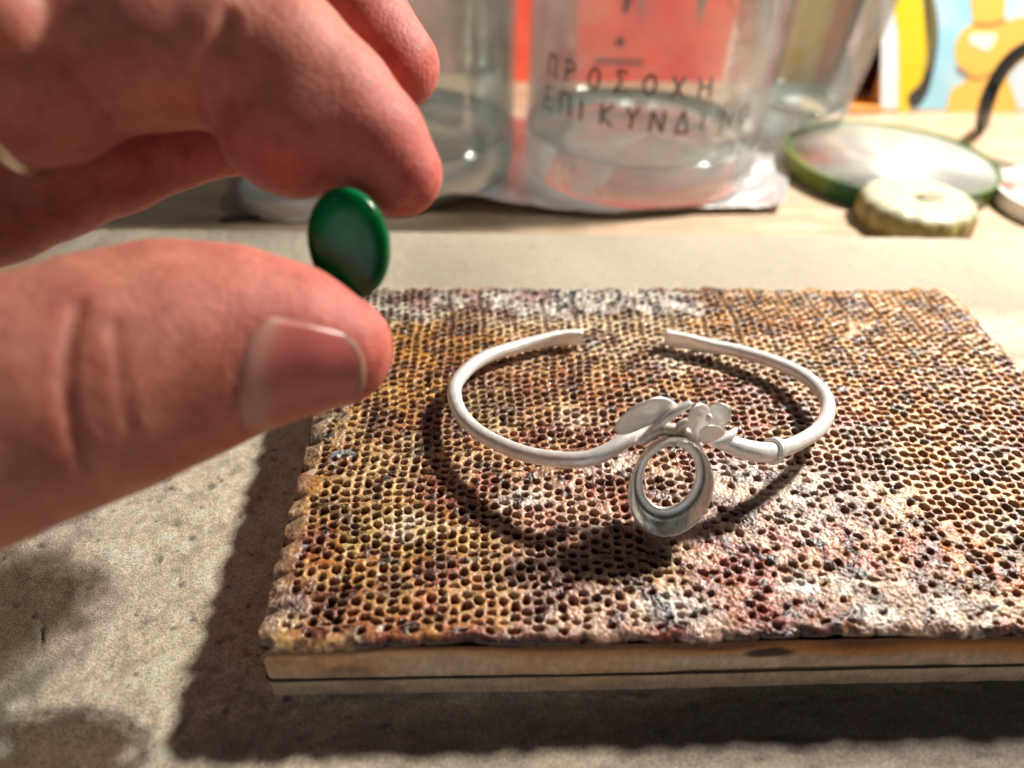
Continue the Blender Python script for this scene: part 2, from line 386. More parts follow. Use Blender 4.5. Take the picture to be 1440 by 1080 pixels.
# ------------------------------------------------------------------ honeycomb soldering block
BX, BY, BT = 7.05, 4.65, 1.30
def build_block():
    blk = thing('soldering_block', (0, 0, 0), 'stained ceramic honeycomb soldering block full of small holes, bound with wire, under the silver bangle', 'soldering block')
    h = .0125
    x = np.arange(-BX, BX+h/2, h); y = np.arange(-BY, BY+h/2, h*1.05)
    nx, ny = len(x), len(y); X, Y = np.meshgrid(x, y)
    nA = fnoise(ny, nx, 2.2, 2.2, 21); nB = fnoise(ny, nx, 7, 7, 22); nC = fnoise(ny, nx, 24, 24, 23); nD = fnoise(ny, nx, 70, 70, 24); n0 = fnoise(ny, nx, .9, .9, 25)
    nE = fnoise(ny, nx, 40, 40, 31); nF = fnoise(ny, nx, 14, 14, 32)
    def reg(lst, soft=.35, amp=.22):
        m_ = np.zeros_like(X)
        for (px, py, rx, ry, wt) in lst:
            q = G(px, py, BT); m_ = np.maximum(m_, wt*sstep(1+soft, 1-soft, blob(X, Y, q[0], q[1], rx, ry)+amp*nC+.12*nB+.08*nF))
        return m_
    clog = reg([(1170, 800, 2.7, 1.5, .9), (1060, 700, 1.1, .9, .85), (1250, 860, 2.2, .6, 1), (960, 850, 1.0, .5, .8), (890, 650, .6, .5, .75), (840, 830, .8, .5, .5), (820, 420, 3.6, .55, .75),
                (395, 845, .42, .4, .8), (480, 600, .25, .9, .6), (1440, 850, 1.2, .5, .6), (1210, 462, .35, .25, .9), (760, 680, .9, .5, .4), (900, 700, 1.5, .9, .3), (930, 650, .7, .5, .45)])
    # holes
    D = np.full(X.shape, .5)        # signed distance-like, cm, negative inside
    DEP = np.zeros_like(X)
    tile = [(0, .0, .060, .047, 0), (0, .145, .060, .047, 0), (0, .29, .060, .047, 0), (0, .435, .060, .047, 0),
            (.17, .11, .064, .070, 0), (.17, .31, .066, .050, .45), (.17, .47, .062, .028, .15),
            (.34, .03, .062, .044, 0), (.34, .215, .066, .068, 0), (.34, .40, .064, .052, 0),
            (.51, .11, .064, .070, 0), (.51, .31, .066, .050, -.45), (.51, .47, .062, .028, -.15)]
    PXT, PYT = .68, .58
    rr = random.Random(5)
    for ti in range(-11, 11):
        for tj in range(-9, 9):
            for (u, v, a, b, ro) in tile:
                hx = ti*PXT+u+.12+rr.gauss(0, .006); hy = tj*PYT-v+.2+rr.gauss(0, .006)
                hx += .035*math.sin(hy*1.9+hx*.8)+.02*math.sin(hy*4.3); hy += .03*math.sin(hx*1.7-hy)+.015*math.sin(hx*5.1)
                if not (-BX+.34 < hx < BX-.2 and -BY+.15 < hy < BY-.12): continue
                i0, j0 = int((hy+BY)/(h*1.05)), int((hx+BX)/h)
                i0 = min(max(i0, 0), ny-1); j0 = min(max(j0, 0), nx-1)
                cl = clog[i0, j0]+.05*nB[i0, j0]+.10*nC[i0, j0]*(.3+clog[i0, j0])
                cut = cl+rr.random()*.45; rm = rr.random()
                if rm < min(.85, max(0, cl-.15)*.72) or cut > 1.38: continue
                s = (1-.45*max(0, min(1, cl))*rr.random())*rr.uniform(.80, 1.0)*(1-.25*max(0, cut-.7))
                a1, b1, ro1 = a*s*rr.uniform(.9, 1.1), b*s*rr.uniform(.88, 1.12), ro+rr.gauss(0, .15)
                wd = 9
                sl = (slice(max(0, i0-wd), i0+wd+1), slice(max(0, j0-wd), j0+wd+1))
                c_, s_ = math.cos(ro1), math.sin(ro1); dx, dy = X[sl]-hx, Y[sl]-hy
                th_ = rr.random()*6.28
                ux, uy = (c_*dx+s_*dy)/a1, (-s_*dx+c_*dy)/b1
                rad = (np.abs(ux)**2.15+np.abs(uy)**2.15)**(1/2.15)
                rad = rad*(1+.09*np.cos(2*np.arctan2(dy, dx)+th_)+.05*np.cos(3*np.arctan2(dy, dx)+2*th_))
                d = (rad-1)*min(a1, b1)
                dep = rr.choice([.24, .3, .36, .2]) if rr.random() > .10+.35*cl else rr.uniform(.04, .14)
                better = d < D[sl]
                D[sl] = np.where(better, d, D[sl]); DEP[sl] = np.where(better, dep, DEP[sl])
    Dn = D+.0038*nA+.0020*n0-.002
    hole = sstep(.009, -.009, Dn)
    lip = np.exp(-(Dn/.016)**2)
    Z = BT+.007*nD+.006*nC+.0030*nA+.0022*n0
    Z -= hole*DEP*(1-.15*nA)
    Z -= lip*.006*(1-clog)+sstep(.05, 0, Dn)*(.008+.007*clog)
    # crusty flux in the clogged areas
    Z += clog*(.004*nB+.0035*nA+.004*n0)*(1-hole)
    grit = sstep(1.9, 3, fnoise(ny, nx, 1.4, 1.4, 40)); Z += grit*.012*(1-hole)
    # half cells / ridges along the margin, scalloped and rounded edge
    dl = X+BX; dr = BX-X; df = Y+BY; db = BY-Y
    wl = np.abs(np.sin(PI*(Y+.1*nE)/.58)); wf = np.abs(np.sin(PI*(X+.12*nE+.05)/.66))
    for d, wv, mg in ((dl, wl, .34), (df, wf, .15), (dr, wl, .2), (db, wf, .2)):
        t = np.clip(1-d/mg, 0, 1)
        Z -= (t**2.4)*(.065+.085*(1-wv)**2+.015*nB)
        Z -= np.clip(1-d/(mg*1.1), 0, 1)*(np.exp(-(wv/.22)**2))*(.05 if d is not df else .012)
    # outline waviness
    X2 = X+sstep(.4, 0, dl)*(.022*(1-wl)+.015*nB)-sstep(.3, 0, dr)*(.05*(1-wl)+.02*nB)
    Y2 = Y+sstep(.35, 0, df)*(.045*(1-wf)+.014*nB+.02*nE)-sstep(.3, 0, db)*(.05*(1-wf)+.02*nB)
    # colours
    c = np.zeros(X.shape+(3,)); c[:] = (.62, .53, .40)
    fr_ = (sstep(2.2, -1.5, Y)*sstep(-6, -1.5, X))[..., None]; c = c*(1-fr_)+np.array([.58, .44, .36])*fr_
    def lay(col, m_): 
        nonlocal c
        m_ = np.clip(m_, 0, 1)[..., None]; c = c*(1-m_)+np.array(col)*m_
    lay((.46, .28, .14), sstep(-.5, 1.4, nE+.4*nF)*.85)
    lay((.26, .12, .06), sstep(.2, 1.8, nC+.35*nB)*.75)
    lay((.32, .13, .11), sstep(-.2, 1.7, nF+.6*nE)*.75*sstep(2.9, .5, Y))
    amber = reg([(620, 490, 1.7, .95, .95), (560, 560, .9, 1.0, .8), (1200, 440, 3.4, 1.6, .95), (1350, 540, 2.8, 1.9, .9), (1430, 760, 1.6, 1.2, .7), (500, 640, .9, .8, .45), (540, 850, 1.6, .7, .7), (470, 800, 1.0, .8, .7), (600, 760, 1.3, .8, .6), (960, 540, .5, .5, .7), (470, 720, .9, .8, .5), (820, 540, 2, .8, .35)])
    lay((.50, .27, .055), amber*(.88+.18*nB)); lay((.42, .17, .03), amber*sstep(.3, 1.5, nC)*.8)
    yel = reg([(680, 570, .6, .5, .7), (560, 745, .9, .35, .5), (620, 760, 1, .4, .4), (1120, 610, .5, .4, .5), (900, 800, .7, .5, .3)])
    lay((.58, .52, .24), yel)
    pink = reg([(470, 770, 1.0, .5, .55), (560, 860, 1.6, .5, .4), (700, 820, 1.5, .8, .5), (800, 700, 1.5, 1.0, .55), (1180, 580, .9, .7, .75), (1050, 560, 1.0, .8, .55), (1000, 870, 1.3, .5, .8), (1080, 800, 2.0, .9, .55), (1330, 790, .9, .55, .85), (1230, 760, 1.2, .6, .5), (760, 470, .5, .3, .3), (880, 520, 1.0, .7, .35), (660, 690, .8, .6, .35), (1440, 600, 1.2, .9, .45)])
    lay((.50, .19, .17), pink*(.70+.3*nB)*(.25+.75*sstep(-.9, .9, nF*.7+nB*.5+nA*.4))); lay((.30, .045, .05), sstep(1.0, 2.3, nB+.6*nC)*(.25+pink)*.75)
    lay((.24, .10, .13), sstep(1.3, 2.4, nF-.2*nB)*.45*(1-amber))
    white = reg([(1175, 825, .75, .17, 1.15), (1235, 866, .45, .28, 1.2), (1350, 850, .8, .3, .55), (960, 850, .6, .3, .8), (1060, 690, 1.2, .8, .7), (870, 650, .55, .5, .8), (720, 700, .5, .25, .8), (600, 745, .5, .35, .7), (930, 510, .5, .4, .7), (1060, 545, .5, .5, .6), (1140, 700, 1.2, .8, .45), (1210, 830, 1.2, .5, .35), (1390, 620, .5, .4, .7), (395, 850, .35, .32, .7), (1400, 740, .5, .3, .5), (1170, 900, 1.5, .25, .5), (800, 590, .35, .25, .8), (940, 680, .6, .5, .3)])
    lay((.82, .81, .77), white*(.85+.2*nB)*(.6+.4*sstep(-1.1, .6, nF*.6+nB*.5+nA*.4))); 
    crust = reg([(760, 420, 4.2, .62, 1.0), (560, 425, 1.6, .7, 1)], .25)
    lay((.58, .56, .52), crust*.9); lay((.40, .25, .24), crust*sstep(.3, 1.6, nF)*.7); lay((.30, .36, .40), crust*sstep(.6, 1.6, nB)*.7); lay((.035, .04, .05), crust*sstep(.55, 1.5, nA*.7+nB*.8)*.9)
    soot = reg([(450, 590, .45, 1.1, .85), (1212, 463, .28, .13, 1), (690, 655, .16, .14, 1), (785, 665, .14, .2, 1), (400, 855, .22, .14, 1), (1120, 460, .3, .15, .5), (890, 770, .7, .4, .45), (1200, 850, .5, .3, .3), (1000, 880, .5, .15, .4)], .3, .12)
    lay((.06, .055, .055), soot*(.75+.3*nB)*sstep(-.9, .6, nA+.4*nB))
    lay((.035, .03, .038), sstep(1.35, 2.1, nB+.7*nA)*.9)
    lay((.085, .04, .03), sstep(.7, 1.8, fnoise(ny, nx, 9, 9, 55)+.45*nA)*.75)
    lay((.16, .065, .06), sstep(.6, 1.8, fnoise(ny, nx, 22, 22, 56)+.5*nB)*.6)
    lay((.30, .40, .44), sstep(2.1, 2.9, fnoise(ny, nx, 8, 8, 51))*.7)
    lay((.74, .70, .62), sstep(1.9, 2.9, fnoise(ny, nx, 4, 4, 52))*.75)
    # edges burnt and rusty
    edge = sstep(.30, .02, np.minimum(np.minimum(dl, dr), df)+.03*nB)
    lay((.55, .46, .36), sstep(.38, .1, dl)*.6); lay((.24, .09, .055), edge*sstep(.2, 1.4, nF+.4*nB+.3)*.65); lay((.07, .03, .025), sstep(.12, .01, df+.02*nB)*sstep(-.4, .7, nF+.4*nE)*.85)
    # channels coloured darker and redder inside than the face
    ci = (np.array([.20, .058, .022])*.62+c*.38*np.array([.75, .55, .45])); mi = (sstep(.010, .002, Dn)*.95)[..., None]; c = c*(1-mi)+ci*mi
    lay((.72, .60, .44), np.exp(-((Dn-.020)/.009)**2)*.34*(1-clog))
    c *= (1+.16*nA+.10*n0)[..., None]; c = np.clip(c, .015, .85); lum = c.mean(-1, keepdims=True); c = np.clip(lum+(c-lum)*1.15, .008, .85)**1.38*.98
    V = np.stack([X2, Y2, Z], -1).reshape(-1, 3); F = grid_faces(nx, ny)
    ring = np.concatenate([np.arange(nx), np.arange(1, ny)*nx+nx-1, (ny-1)*nx+np.arange(nx-2, -1, -1), np.arange(ny-2, 0, -1)*nx])
    k = len(ring); base = len(V); i = np.arange(k); j = (i+1) % k
    prev = ring; C = c.reshape(-1, 3); cr = C[ring]
    wn_ = fnoise(1, k, 0, 5, 77)[0]; wn2 = fnoise(1, k, 0, 30, 78)[0]
    top_ = V[ring].copy(); cen = np.array([0, 0, 0]); 
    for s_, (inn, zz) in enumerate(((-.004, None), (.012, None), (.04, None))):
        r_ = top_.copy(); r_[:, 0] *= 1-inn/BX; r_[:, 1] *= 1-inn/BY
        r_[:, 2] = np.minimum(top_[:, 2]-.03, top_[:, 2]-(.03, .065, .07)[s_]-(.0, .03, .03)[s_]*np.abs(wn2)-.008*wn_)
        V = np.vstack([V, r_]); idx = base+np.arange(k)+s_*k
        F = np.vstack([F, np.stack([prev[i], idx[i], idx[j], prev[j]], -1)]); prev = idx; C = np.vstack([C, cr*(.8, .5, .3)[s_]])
    me = mesh_np('honeycomb_face', V, F); attr_color(me, 'stain_tone', C)
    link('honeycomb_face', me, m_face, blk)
    # body: four walls with a fine grid, slightly inset
    ins = .015; x0, x1, y0, y1 = -BX+ins, BX-ins, -BY+ins, BY-ins
    def loop(z, n=8):
        rr_ = .10; pts = []
        per = [((x0+rr_, y0), (x1-rr_, y0), 340), ((x1-rr_, y0+rr_), None, -PI/2), ((x1, y0+rr_), (x1, y1-rr_), 160), ((x1-rr_, y1-rr_), None, 0), ((x1-rr_, y1), (x0+rr_, y1), 160), ((x0+rr_, y1-rr_), None, PI/2), ((x0, y1-rr_), (x0, y0+rr_), 160), ((x0+rr_, y0+rr_), None, PI)]
        for a, b, q in per:
            if b is None: pts += [(a[0]+rr_*math.cos(q+t*PI/12), a[1]+rr_*math.sin(q+t*PI/12), z) for t in range(1, 6)]
            else: pts += [tuple(np.array(a)+(np.array(b)-np.array(a))*t/q)+(z,) for t in range(q+1)]
        return np.array(pts)
    zs = np.concatenate([[0.004, .02], np.linspace(.04, 1.17, 34)])
    lp = loop(0); k = len(lp); nz = len(zs)
    nn = fnoise(nz, k, 1.5, 3, 60); n2 = fnoise(nz, k, 6, 25, 61); n3 = fnoise(nz, k, 3, 60, 62); n4 = fnoise(nz, k, 5, 10, 63)
    V = np.zeros((nz, k, 3)); C = np.zeros((nz, k, 3))
    Tn = np.roll(lp, -1, 0)-np.roll(lp, 1, 0); Nn = np.stack([Tn[:, 1], -Tn[:, 0]], 1); Nn /= np.linalg.norm(Nn, axis=1)[:, None]
    wz = .44+.012*np.sin(lp[:, 0]*.8)
    for i_, z in enumerate(zs):
        off = .004*nn[i_]+.008*n2[i_]-(.03 if z < .03 else 0)-.018*np.exp(-((z-wz)/.028)**2)
        V[i_, :, 0] = lp[:, 0]+Nn[:, 0]*off; V[i_, :, 1] = lp[:, 1]+Nn[:, 1]*off; V[i_, :, 2] = z
        col = np.tile(np.array([.80, .58, .40]), (k, 1))
        t = sstep(.38, .88, z+.12*n2[i_]+.07*n4[i_])[:, None]*(.65+.3*sstep(-3, 2, lp[:, 0]))[:, None]; col = col*(1-t)+np.array([.56, .20, .03])*t
        t = sstep(.84, 1.06, z+.07*n4[i_]+.05*n2[i_])[:, None]*.85; col = col*(1-t)+np.array([.10, .045, .03])*t
        t = (sstep(1.4, 2.2, n4[i_])*.5)[:, None]; col = col*(1-t)+np.array([.12, .07, .05])*t
        t = (sstep(-2, -4.5, lp[:, 0])*sstep(.9, .3, z)*.5)[:, None]; col = col*(1-t)+np.array([.60, .49, .36])*t
        sp = sstep(1, .6, np.hypot((lp[:, 0]-.0)/.42, (z-.86)/.16)+.12*nn[i_])[:, None]*(lp[:, 1] < -4)[:, None]*.9; col = col*(1-sp)+np.array([.03, .02, .02])*sp
        col *= (1+.06*nn[i_]+.05*n3[i_])[:, None]; C[i_] = col
    F = []
    ii = np.arange(k); jj = (ii+1) % k
    F = np.vstack([np.stack([r*k+ii, r*k+jj, (r+1)*k+jj, (r+1)*k+ii], -1) for r in range(nz-1)])
    me = mesh_np('clay_body', V.reshape(-1, 3), F); attr_color(me, 'stain_tone', np.clip(C.reshape(-1, 3), .01, .8))
    link('clay_body', me, m_body, blk)
    # binding wire round the sides, in the groove
    pth = lp[::4].copy(); pn = Nn[::4]
    pth[:, 0] += pn[:, 0]*.012; pth[:, 1] += pn[:, 1]*.012
    pth[:, 2] = .44+.012*np.sin(pth[:, 0]*.8)+.004*np.sin(pth[:, 0]*5)
    keep = np.concatenate([[True], np.linalg.norm(np.diff(pth[:, :2], axis=0), axis=1) > .02])
    mb = MB(); mb.add(*tube(pth[keep], .019, 8, closed=True)); mb.build('binding_wire', m_steel, blk)
build_block()

# ------------------------------------------------------------------ silver bangle
def build_bangle():
    br = thing('bangle', tuple(G(900, 560, BT)), 'open white silver bangle with leaves and an empty oval setting, lying on the honeycomb block', 'bracelet')
    # centre line: picture position and height of each point, found from the bangle and its shadow
    left = [(818, 474, 1.53), (790, 475, 1.54), (755, 481, 1.56), (715, 491, 1.59), (684, 502, 1.62), (658, 519, 1.66), (641, 541, 1.70), (640, 562, 1.74), (650, 585, 1.79), (672, 607, 1.86), (704, 625, 1.96), (742, 639, 2.07), (785, 646, 2.18), (822, 646, 2.29), (850, 637, 2.39), (872, 624, 2.48), (893, 609, 2.56), (915, 598, 2.62), (940, 592, 2.66)]
    right = [(935, 474, 1.53), (962, 479, 1.54), (1000, 487, 1.56), (1040, 494, 1.60), (1080, 506, 1.64), (1115, 520, 1.69), (1143, 538, 1.74), (1162, 561, 1.80), (1163, 584, 1.87), (1150, 605, 1.95), (1125, 621, 2.05), (1100, 631, 2.15), (1075, 636, 2.25), (1052, 633, 2.35), (1030, 626, 2.44), (1005, 616, 2.53), (980, 606, 2.60), (955, 598, 2.64)]
    def arm(lst, thick):
        Q = np.array([G(*p) for p in lst]); Q = catmull(Q, 8); n = len(Q)
        s = np.concatenate([[0], np.cumsum(np.linalg.norm(np.diff(Q, axis=0), axis=1))]); f = sstep(1.6, .2, s)
        side = .128*(1-f)+.078*f; up = .128*(1-f)+.165*f
        if thick: 
            b = np.exp(-((s-(s[-1]-1.25))/.5)**2)*.035; side = side+b; up = up+b
        tp = sstep(0, .8, s[-1]-s); side = side*(.55+.45*tp); up = up*(.55+.45*tp)
        # superellipse-ish flattening comes from the two radii; hammered waver
        side = side*(1+.012*np.sin(s*9)); 
        return Q, np.stack([side, up], 1)
    Ql, Rl = arm(left, False); Qr, Rr = arm(right, True)
    mb = MB()
    for Q, R in ((Ql, Rl), (Qr, Rr)):
        V, F = tube(Q, R, 24, up=(0, 0, 1)); V = np.array(V).reshape(len(Q), 24, 3)
        # square off the hammered ends
        n = len(Q); s = np.concatenate([[0], np.cumsum(np.linalg.norm(np.diff(Q, axis=0), axis=1))])
        f = sstep(1.5, .1, s)
        for i in range(n):
            if f[i] <= 0: break
            th = np.arange(24)*2*PI/24; k = (np.abs(np.cos(th))**(1-.65*f[i]))*np.sign(np.cos(th)); k2 = (np.abs(np.sin(th))**(1-.65*f[i]))*np.sign(np.sin(th))
            T = (Q[min(i+1, n-1)]-Q[max(i-1, 0)]); T /= np.linalg.norm(T); u = np.array([0, 0, 1.])-T*T[2]; u /= np.linalg.norm(u); S = np.cross(T, u)
            V[i] = Q[i]+S*(k*R[i, 0])[:, None]+u*(k2*R[i, 1])[:, None]
        mb.add(V.reshape(-1, 3), F)
    mb.build('band', m_silver, br)
    # oval setting
    az = math.radians(11); el = math.radians(19)
    n = np.array([-math.sin(az)*math.cos(el), -math.cos(az)*math.cos(el), math.sin(el)])
    e1 = np.cross(np.array([0, 0, 1.]), n); e1 /= np.linalg.norm(e1); e1 = -e1
    rt = np.cross(n, np.array([0, 0, 1.])); rt /= np.linalg.norm(rt); rt = -rt     # to the viewer's right
    if rt@RT < 0: rt = -rt
    up = np.cross(rt, -n); up /= np.linalg.norm(up)
    if up[2] < 0: up = -up
    # small roll of the oval
    ro = math.radians(-7); rt, up = rt*math.cos(ro)+up*math.sin(ro), -rt*math.sin(ro)+up*math.cos(ro)
    cb = P(943, 689, 11.50)
    def ell(a, b, d, ph): return cb+rt[None]*(a*.97*np.cos(ph))[:, None]+up[None]*(b*.97*np.sin(ph))[:, None]-n[None]*d
    ph = np.linspace(0, 2*PI, 72, endpoint=False)
    def loft(rings, name, m_):
        V = np.vstack([ell(a, b, d, ph) for a, b, d in rings]); K = len(rings); F = []
        for i in range(K):
            j = (i+1) % K
            for k in range(72):
                k2 = (k+1) % 72; F.append((i*72+k, i*72+k2, j*72+k2, j*72+k))
        mb = MB(); mb.add(V, F); return mb.build(name, m_, br)
    # cup wall: outer then inner, closed loop of rings (semi axis a, b, depth behind the front rim)
    loft([(.622, .815, .0), (.632, .825, .010), (.630, .82, .06), (.60, .785, .25), (.56, .73, .46), (.535, .705, .472), (.515, .685, .46), (.548, .73, .25), (.598, .79, .05), (.608, .80, .006)], 'setting_wall', m_bezel)
    loft([(.530, .700, .425), (.49, .645, .405), (.420, .562, .405), (.408, .55, .415), (.402, .543, .44), (.408, .55, .478), (.51, .67, .482)], 'setting_seat', m_silver)
    # leaves: thin domed blades
    def blade(name, outline, depth, dome, tilt, thick=.028, vein=True, dvec=(0, 0)):
        """outline in picture px; depth at centre; dvec: depth change per px in x, y"""
        O = catmull(list(outline)+[outline[0]], 6)[:-1]; cx, cy = O.mean(0); O = (O-[cx, cy])*(1.16 if not vein else 1.05)+[cx, cy]; K = len(O); rings = 7
        V = []; F = []
        for side in (0, 1):
            for r in range(rings+1):
                f = r/rings
                for (x, y) in O:
                    X_, Y_ = cx+(x-cx)*f, cy+(y-cy)*f
                    d = depth+dvec[0]*(X_-cx)+dvec[1]*(Y_-cy)-dome*(1-f*f)
                    if vein: d += .02*math.exp(-((Y_-cy+.25*(X_-cx))/3.5)**2)*(1-f)
                    th = (thick if f < .99 else thick*.45)*(1 if side else -1)*.5
                    V.append(P(X_, Y_, d+th))
        ns = (rings+1)*K
        for side in (0, 1):
            for r in range(rings):
                for k in range(K):
                    k2 = (k+1) % K; a = side*ns+r*K+k; b = side*ns+r*K+k2; c_ = a+K; d_ = b+K
                    F.append((a, b, d_, c_))
        for k in range(K):
            k2 = (k+1) % K; F.append((rings*K+k, rings*K+k2, ns+rings*K+k2, ns+rings*K+k))
        mb = MB(); mb.add(V, F)
        me_o = mb.build(name, m_silver, br)
        bm = bmesh.new(); bm.from_mesh(me_o.data); bmesh.ops.remove_doubles(bm, verts=bm.verts, dist=1e-5); bmesh.ops.recalc_face_normals(bm, faces=bm.faces); bm.to_mesh(me_o.data); bm.free()
        return me_o
    blade('leaf', [(866, 604), (871, 590), (886, 576), (904, 566), (922, 560), (940, 562), (950, 571), (944, 583), (928, 592), (908, 600), (888, 608), (873, 610)], 11.42, .015, 0, dvec=(.004, .007))
    blade('leaf', [(969, 588), (974, 577), (984, 571), (994, 574), (998, 588), (996, 604), (990, 616), (980, 616), (973, 604)], 11.34, .01, 0, dvec=(.008, .006), vein=False)
    blade('leaf', [(992, 578), (1002, 570), (1014, 569), (1024, 576), (1025, 588), (1016, 598), (1003, 600), (994, 592)], 11.5, .01, 0, dvec=(-.003, .005), vein=False)
    blade('leaf', [(985, 606), (996, 600), (1010, 601), (1017, 609), (1008, 617), (994, 622), (986, 618)], 11.4, .01, 0, dvec=(.004, .009), vein=False)
    def vine(name, pts, rad, m_=m_silver):
        Q = catmull([P(*p[:3]) for p in pts], 8); rr_ = catmull([(r,) for r in rad], 8)[:, 0]
        mb = MB(); mb.add(*tube(Q, np.maximum(rr_, .004), 12)); return mb.build(name, m_, br)
    # curled stems holding leaves and setting together
    vine('stem', [(912, 606, 11.62), (930, 594, 11.5), (946, 582, 11.44), (960, 573, 11.42), (971, 567, 11.42)], [.03, .06, .07, .065, .05])
    vine('stem', [(946, 612, 11.6), (956, 601, 11.55), (966, 594, 11.5), (976, 592, 11.5)], [.07, .08, .07, .04])
    vine('stem', [(902, 622, 11.75), (918, 609, 11.65), (936, 604, 11.6), (955, 606, 11.6), (972, 616, 11.65), (985, 628, 11.7)], [.08, .09, .10, .10, .09, .05])
        # calyx tip on the right arm
    vine('thorn', [(1000, 624, 11.7), (1014, 620, 11.72), (1026, 613, 11.75), (1034, 605, 11.8), (1037, 601, 11.84)], [.06, .085, .08, .04, .006])
    vine('thorn', [(930, 592, 11.5), (918, 604, 11.6), (905, 616, 11.72), (890, 626, 11.85)], [.03, .06, .05, .02])
    mb = MB(); q = P(997, 588, 11.25)
    bm = bmesh.new(); bmesh.ops.create_icosphere(bm, subdivisions=3, radius=.055); me = bpy.data.meshes.new('bead')
    for v in bm.verts: v.co = Vector(q)+Vector((v.co.x*.9, v.co.y, v.co.z*1.35))
    bm.to_mesh(me); bm.free(); rel(link('bead', me, m_silver, br))
    # thin wire wound round the right arm
    i = int(np.argmin([np.linalg.norm(p-G(1088, 634, 2.2)) for p in Qr])); c0 = Qr[i]; T = Qr[i-1]-Qr[i+1]; T /= np.linalg.norm(T)
    u = np.array([0, 0, 1.])-T*T[2]; u /= np.linalg.norm(u); S = np.cross(T, u); W = []
    for k in range(60):
        a = 2*PI*k/60*1.7; W.append(c0+T*(-.045+.09*k/59)+S*(Rr[i, 0]+.035)*math.cos(a)+u*(Rr[i, 1]+.035)*math.sin(a)+T*.05*math.sin(a))
    mb = MB(); mb.add(*tube(W, .038, 10)); mb.build('wire_wrap', m_silver, br)
build_bangle()

# ------------------------------------------------------------------ hand
def nd(px, py, d, r): return (P(px, py, d), px2cm(r, d))
THUMB = [nd(472, 492, 9.25, 80), nd(400, 479, 9.15, 107), nd(320, 481, 9.0, 133), nd(240, 496, 8.8, 154), nd(150, 526, 8.5, 166), nd(60, 559, 8.2, 170), nd(-60, 602, 7.9, 178), nd(-300, 650, 7.9, 205)]
INDEX = [nd(561, 244, 9.95, 58), nd(518, 200, 9.85, 78), nd(458, 152, 9.7, 97), nd(385, 90, 9.45, 107), nd(300, 58, 9.2, 113), nd(200, 50, 9.0, 124), nd(118, 58, 8.9, 126), nd(45, 95, 8.8, 130), nd(-70, 100, 8.7, 136), nd(-280, 160, 8.8, 165)]
PAD = [nd(412, 170, 9.6, 103)]
MIDDLE = [nd(556, 93, 11.0, 62), nd(500, 30, 10.9, 74), nd(420, -50, 10.7, 84), nd(280, -90, 10.3, 92), nd(90, -40, 10.0, 100), nd(-120, 60, 9.7, 115), nd(-300, 200, 9.4, 150)]
SMALL = [nd(536, -16, 12.0, 26), nd(440, -80, 11.6, 60), nd(200, -110, 11.0, 80)]
RING = [nd(420, 150, 11.1, 56), nd(325, 178, 10.7, 64), nd(240, 192, 10.4, 70), nd(160, 222, 10.1, 75), nd(70, 256, 9.9, 78), nd(-10, 285, 9.8, 84), nd(-150, 320, 9.5, 98), nd(-320, 360, 9.2, 140)]
LUMP = [nd(-12, 22, 7.95, 84), nd(-200, 90, 8.0, 140)]
PALM = [nd(-330, 130, 9.0, 190), nd(-360, 400, 8.8, 230), nd(-340, 620, 8.3, 225)]
WRIST = [nd(-420, 420, 8.8, 240), nd(-900, 560, 8.6, 240), nd(-1250, 660, 8.4, 235)]
def rcone(p, a, b, ra, rb):
    """distance to a capsule whose radius runs from ra to rb"""
    ab = (b-a).astype(np.float32); L2 = float(ab@ab)
    dx = p[0]-a[0]; dy = p[1]-a[1]; dz = p[2]-a[2]
    t = (dx*ab[0]+dy*ab[1]+dz*ab[2])/L2
    L_ = math.sqrt(L2); sl = (ra-rb)/L_; sl = max(-.9, min(.9, sl))
    # shift the foot point for a true round cone
    perp = np.sqrt(np.maximum((dx*dx+dy*dy+dz*dz)-t*t*L2, 0)); t = t+perp*(-sl)/math.sqrt(1-sl*sl)/L_*1.0
    t = np.clip(t, 0, 1)
    return np.sqrt((dx-t*ab[0])**2+(dy-t*ab[1])**2+(dz-t*ab[2])**2)-(ra+(rb-ra)*t)
def smin(a, b, k):
    h_ = np.clip(.5+.5*(b-a)/k, 0, 1); return b*(1-h_)+a*h_-k*h_*(1-h_)
def chain(p, nodes, k=.10):
    d = None
    if len(nodes) == 1:
        (c, r) = nodes[0]; return np.sqrt((p[0]-c[0])**2+(p[1]-c[1])**2+(p[2]-c[2])**2)-r
    for (a, ra), (b, rb) in zip(nodes[:-1], nodes[1:]):
        e = rcone(p, a, b, ra, rb); d = e if d is None else smin(d, e, k)
    return d
CARVE = []       # (polyline pts, radius, depth k)
def hand_sdf(p):
    th = chain(p, THUMB, .16)
    ix = smin(chain(p, INDEX, .10), chain(p, PAD), .12)
    pm = smin(chain(p, PALM, .3), chain(p, WRIST, .4), .6)
    d = smin(pm, th, .5)
    d = smin(d, ix, .03) if False else np.minimum(d, ix)
    mid = smin(chain(p, MIDDLE, .12), chain(p, SMALL, .12), .03); rg = chain(p, RING, .12)
    d = smin(d, ix, .12)
    d = smin(d, mid, .05); d = smin(d, rg, .05)
    d = smin(d, chain(p, LUMP, .2), .05)
    for pts, r, k in CARVE:
        for a, b in zip(pts[:-1], pts[1:]):
            e = rcone(p, a, b, r, r)
            d = -smin(-d, e, k)
    return d
def trace(px, py, t0=6.3, t1=13):
    d = ray(px, py); L_ = np.linalg.norm(d); t = t0
    for _ in range(120):
        q = CAM+d*t; e = float(hand_sdf([np.float64(q[0]), np.float64(q[1]), np.float64(q[2])])); 
        if e < 1e-3: return q
        t += max(e, .002)/L_*.8
        if t > t1: return None
    return q
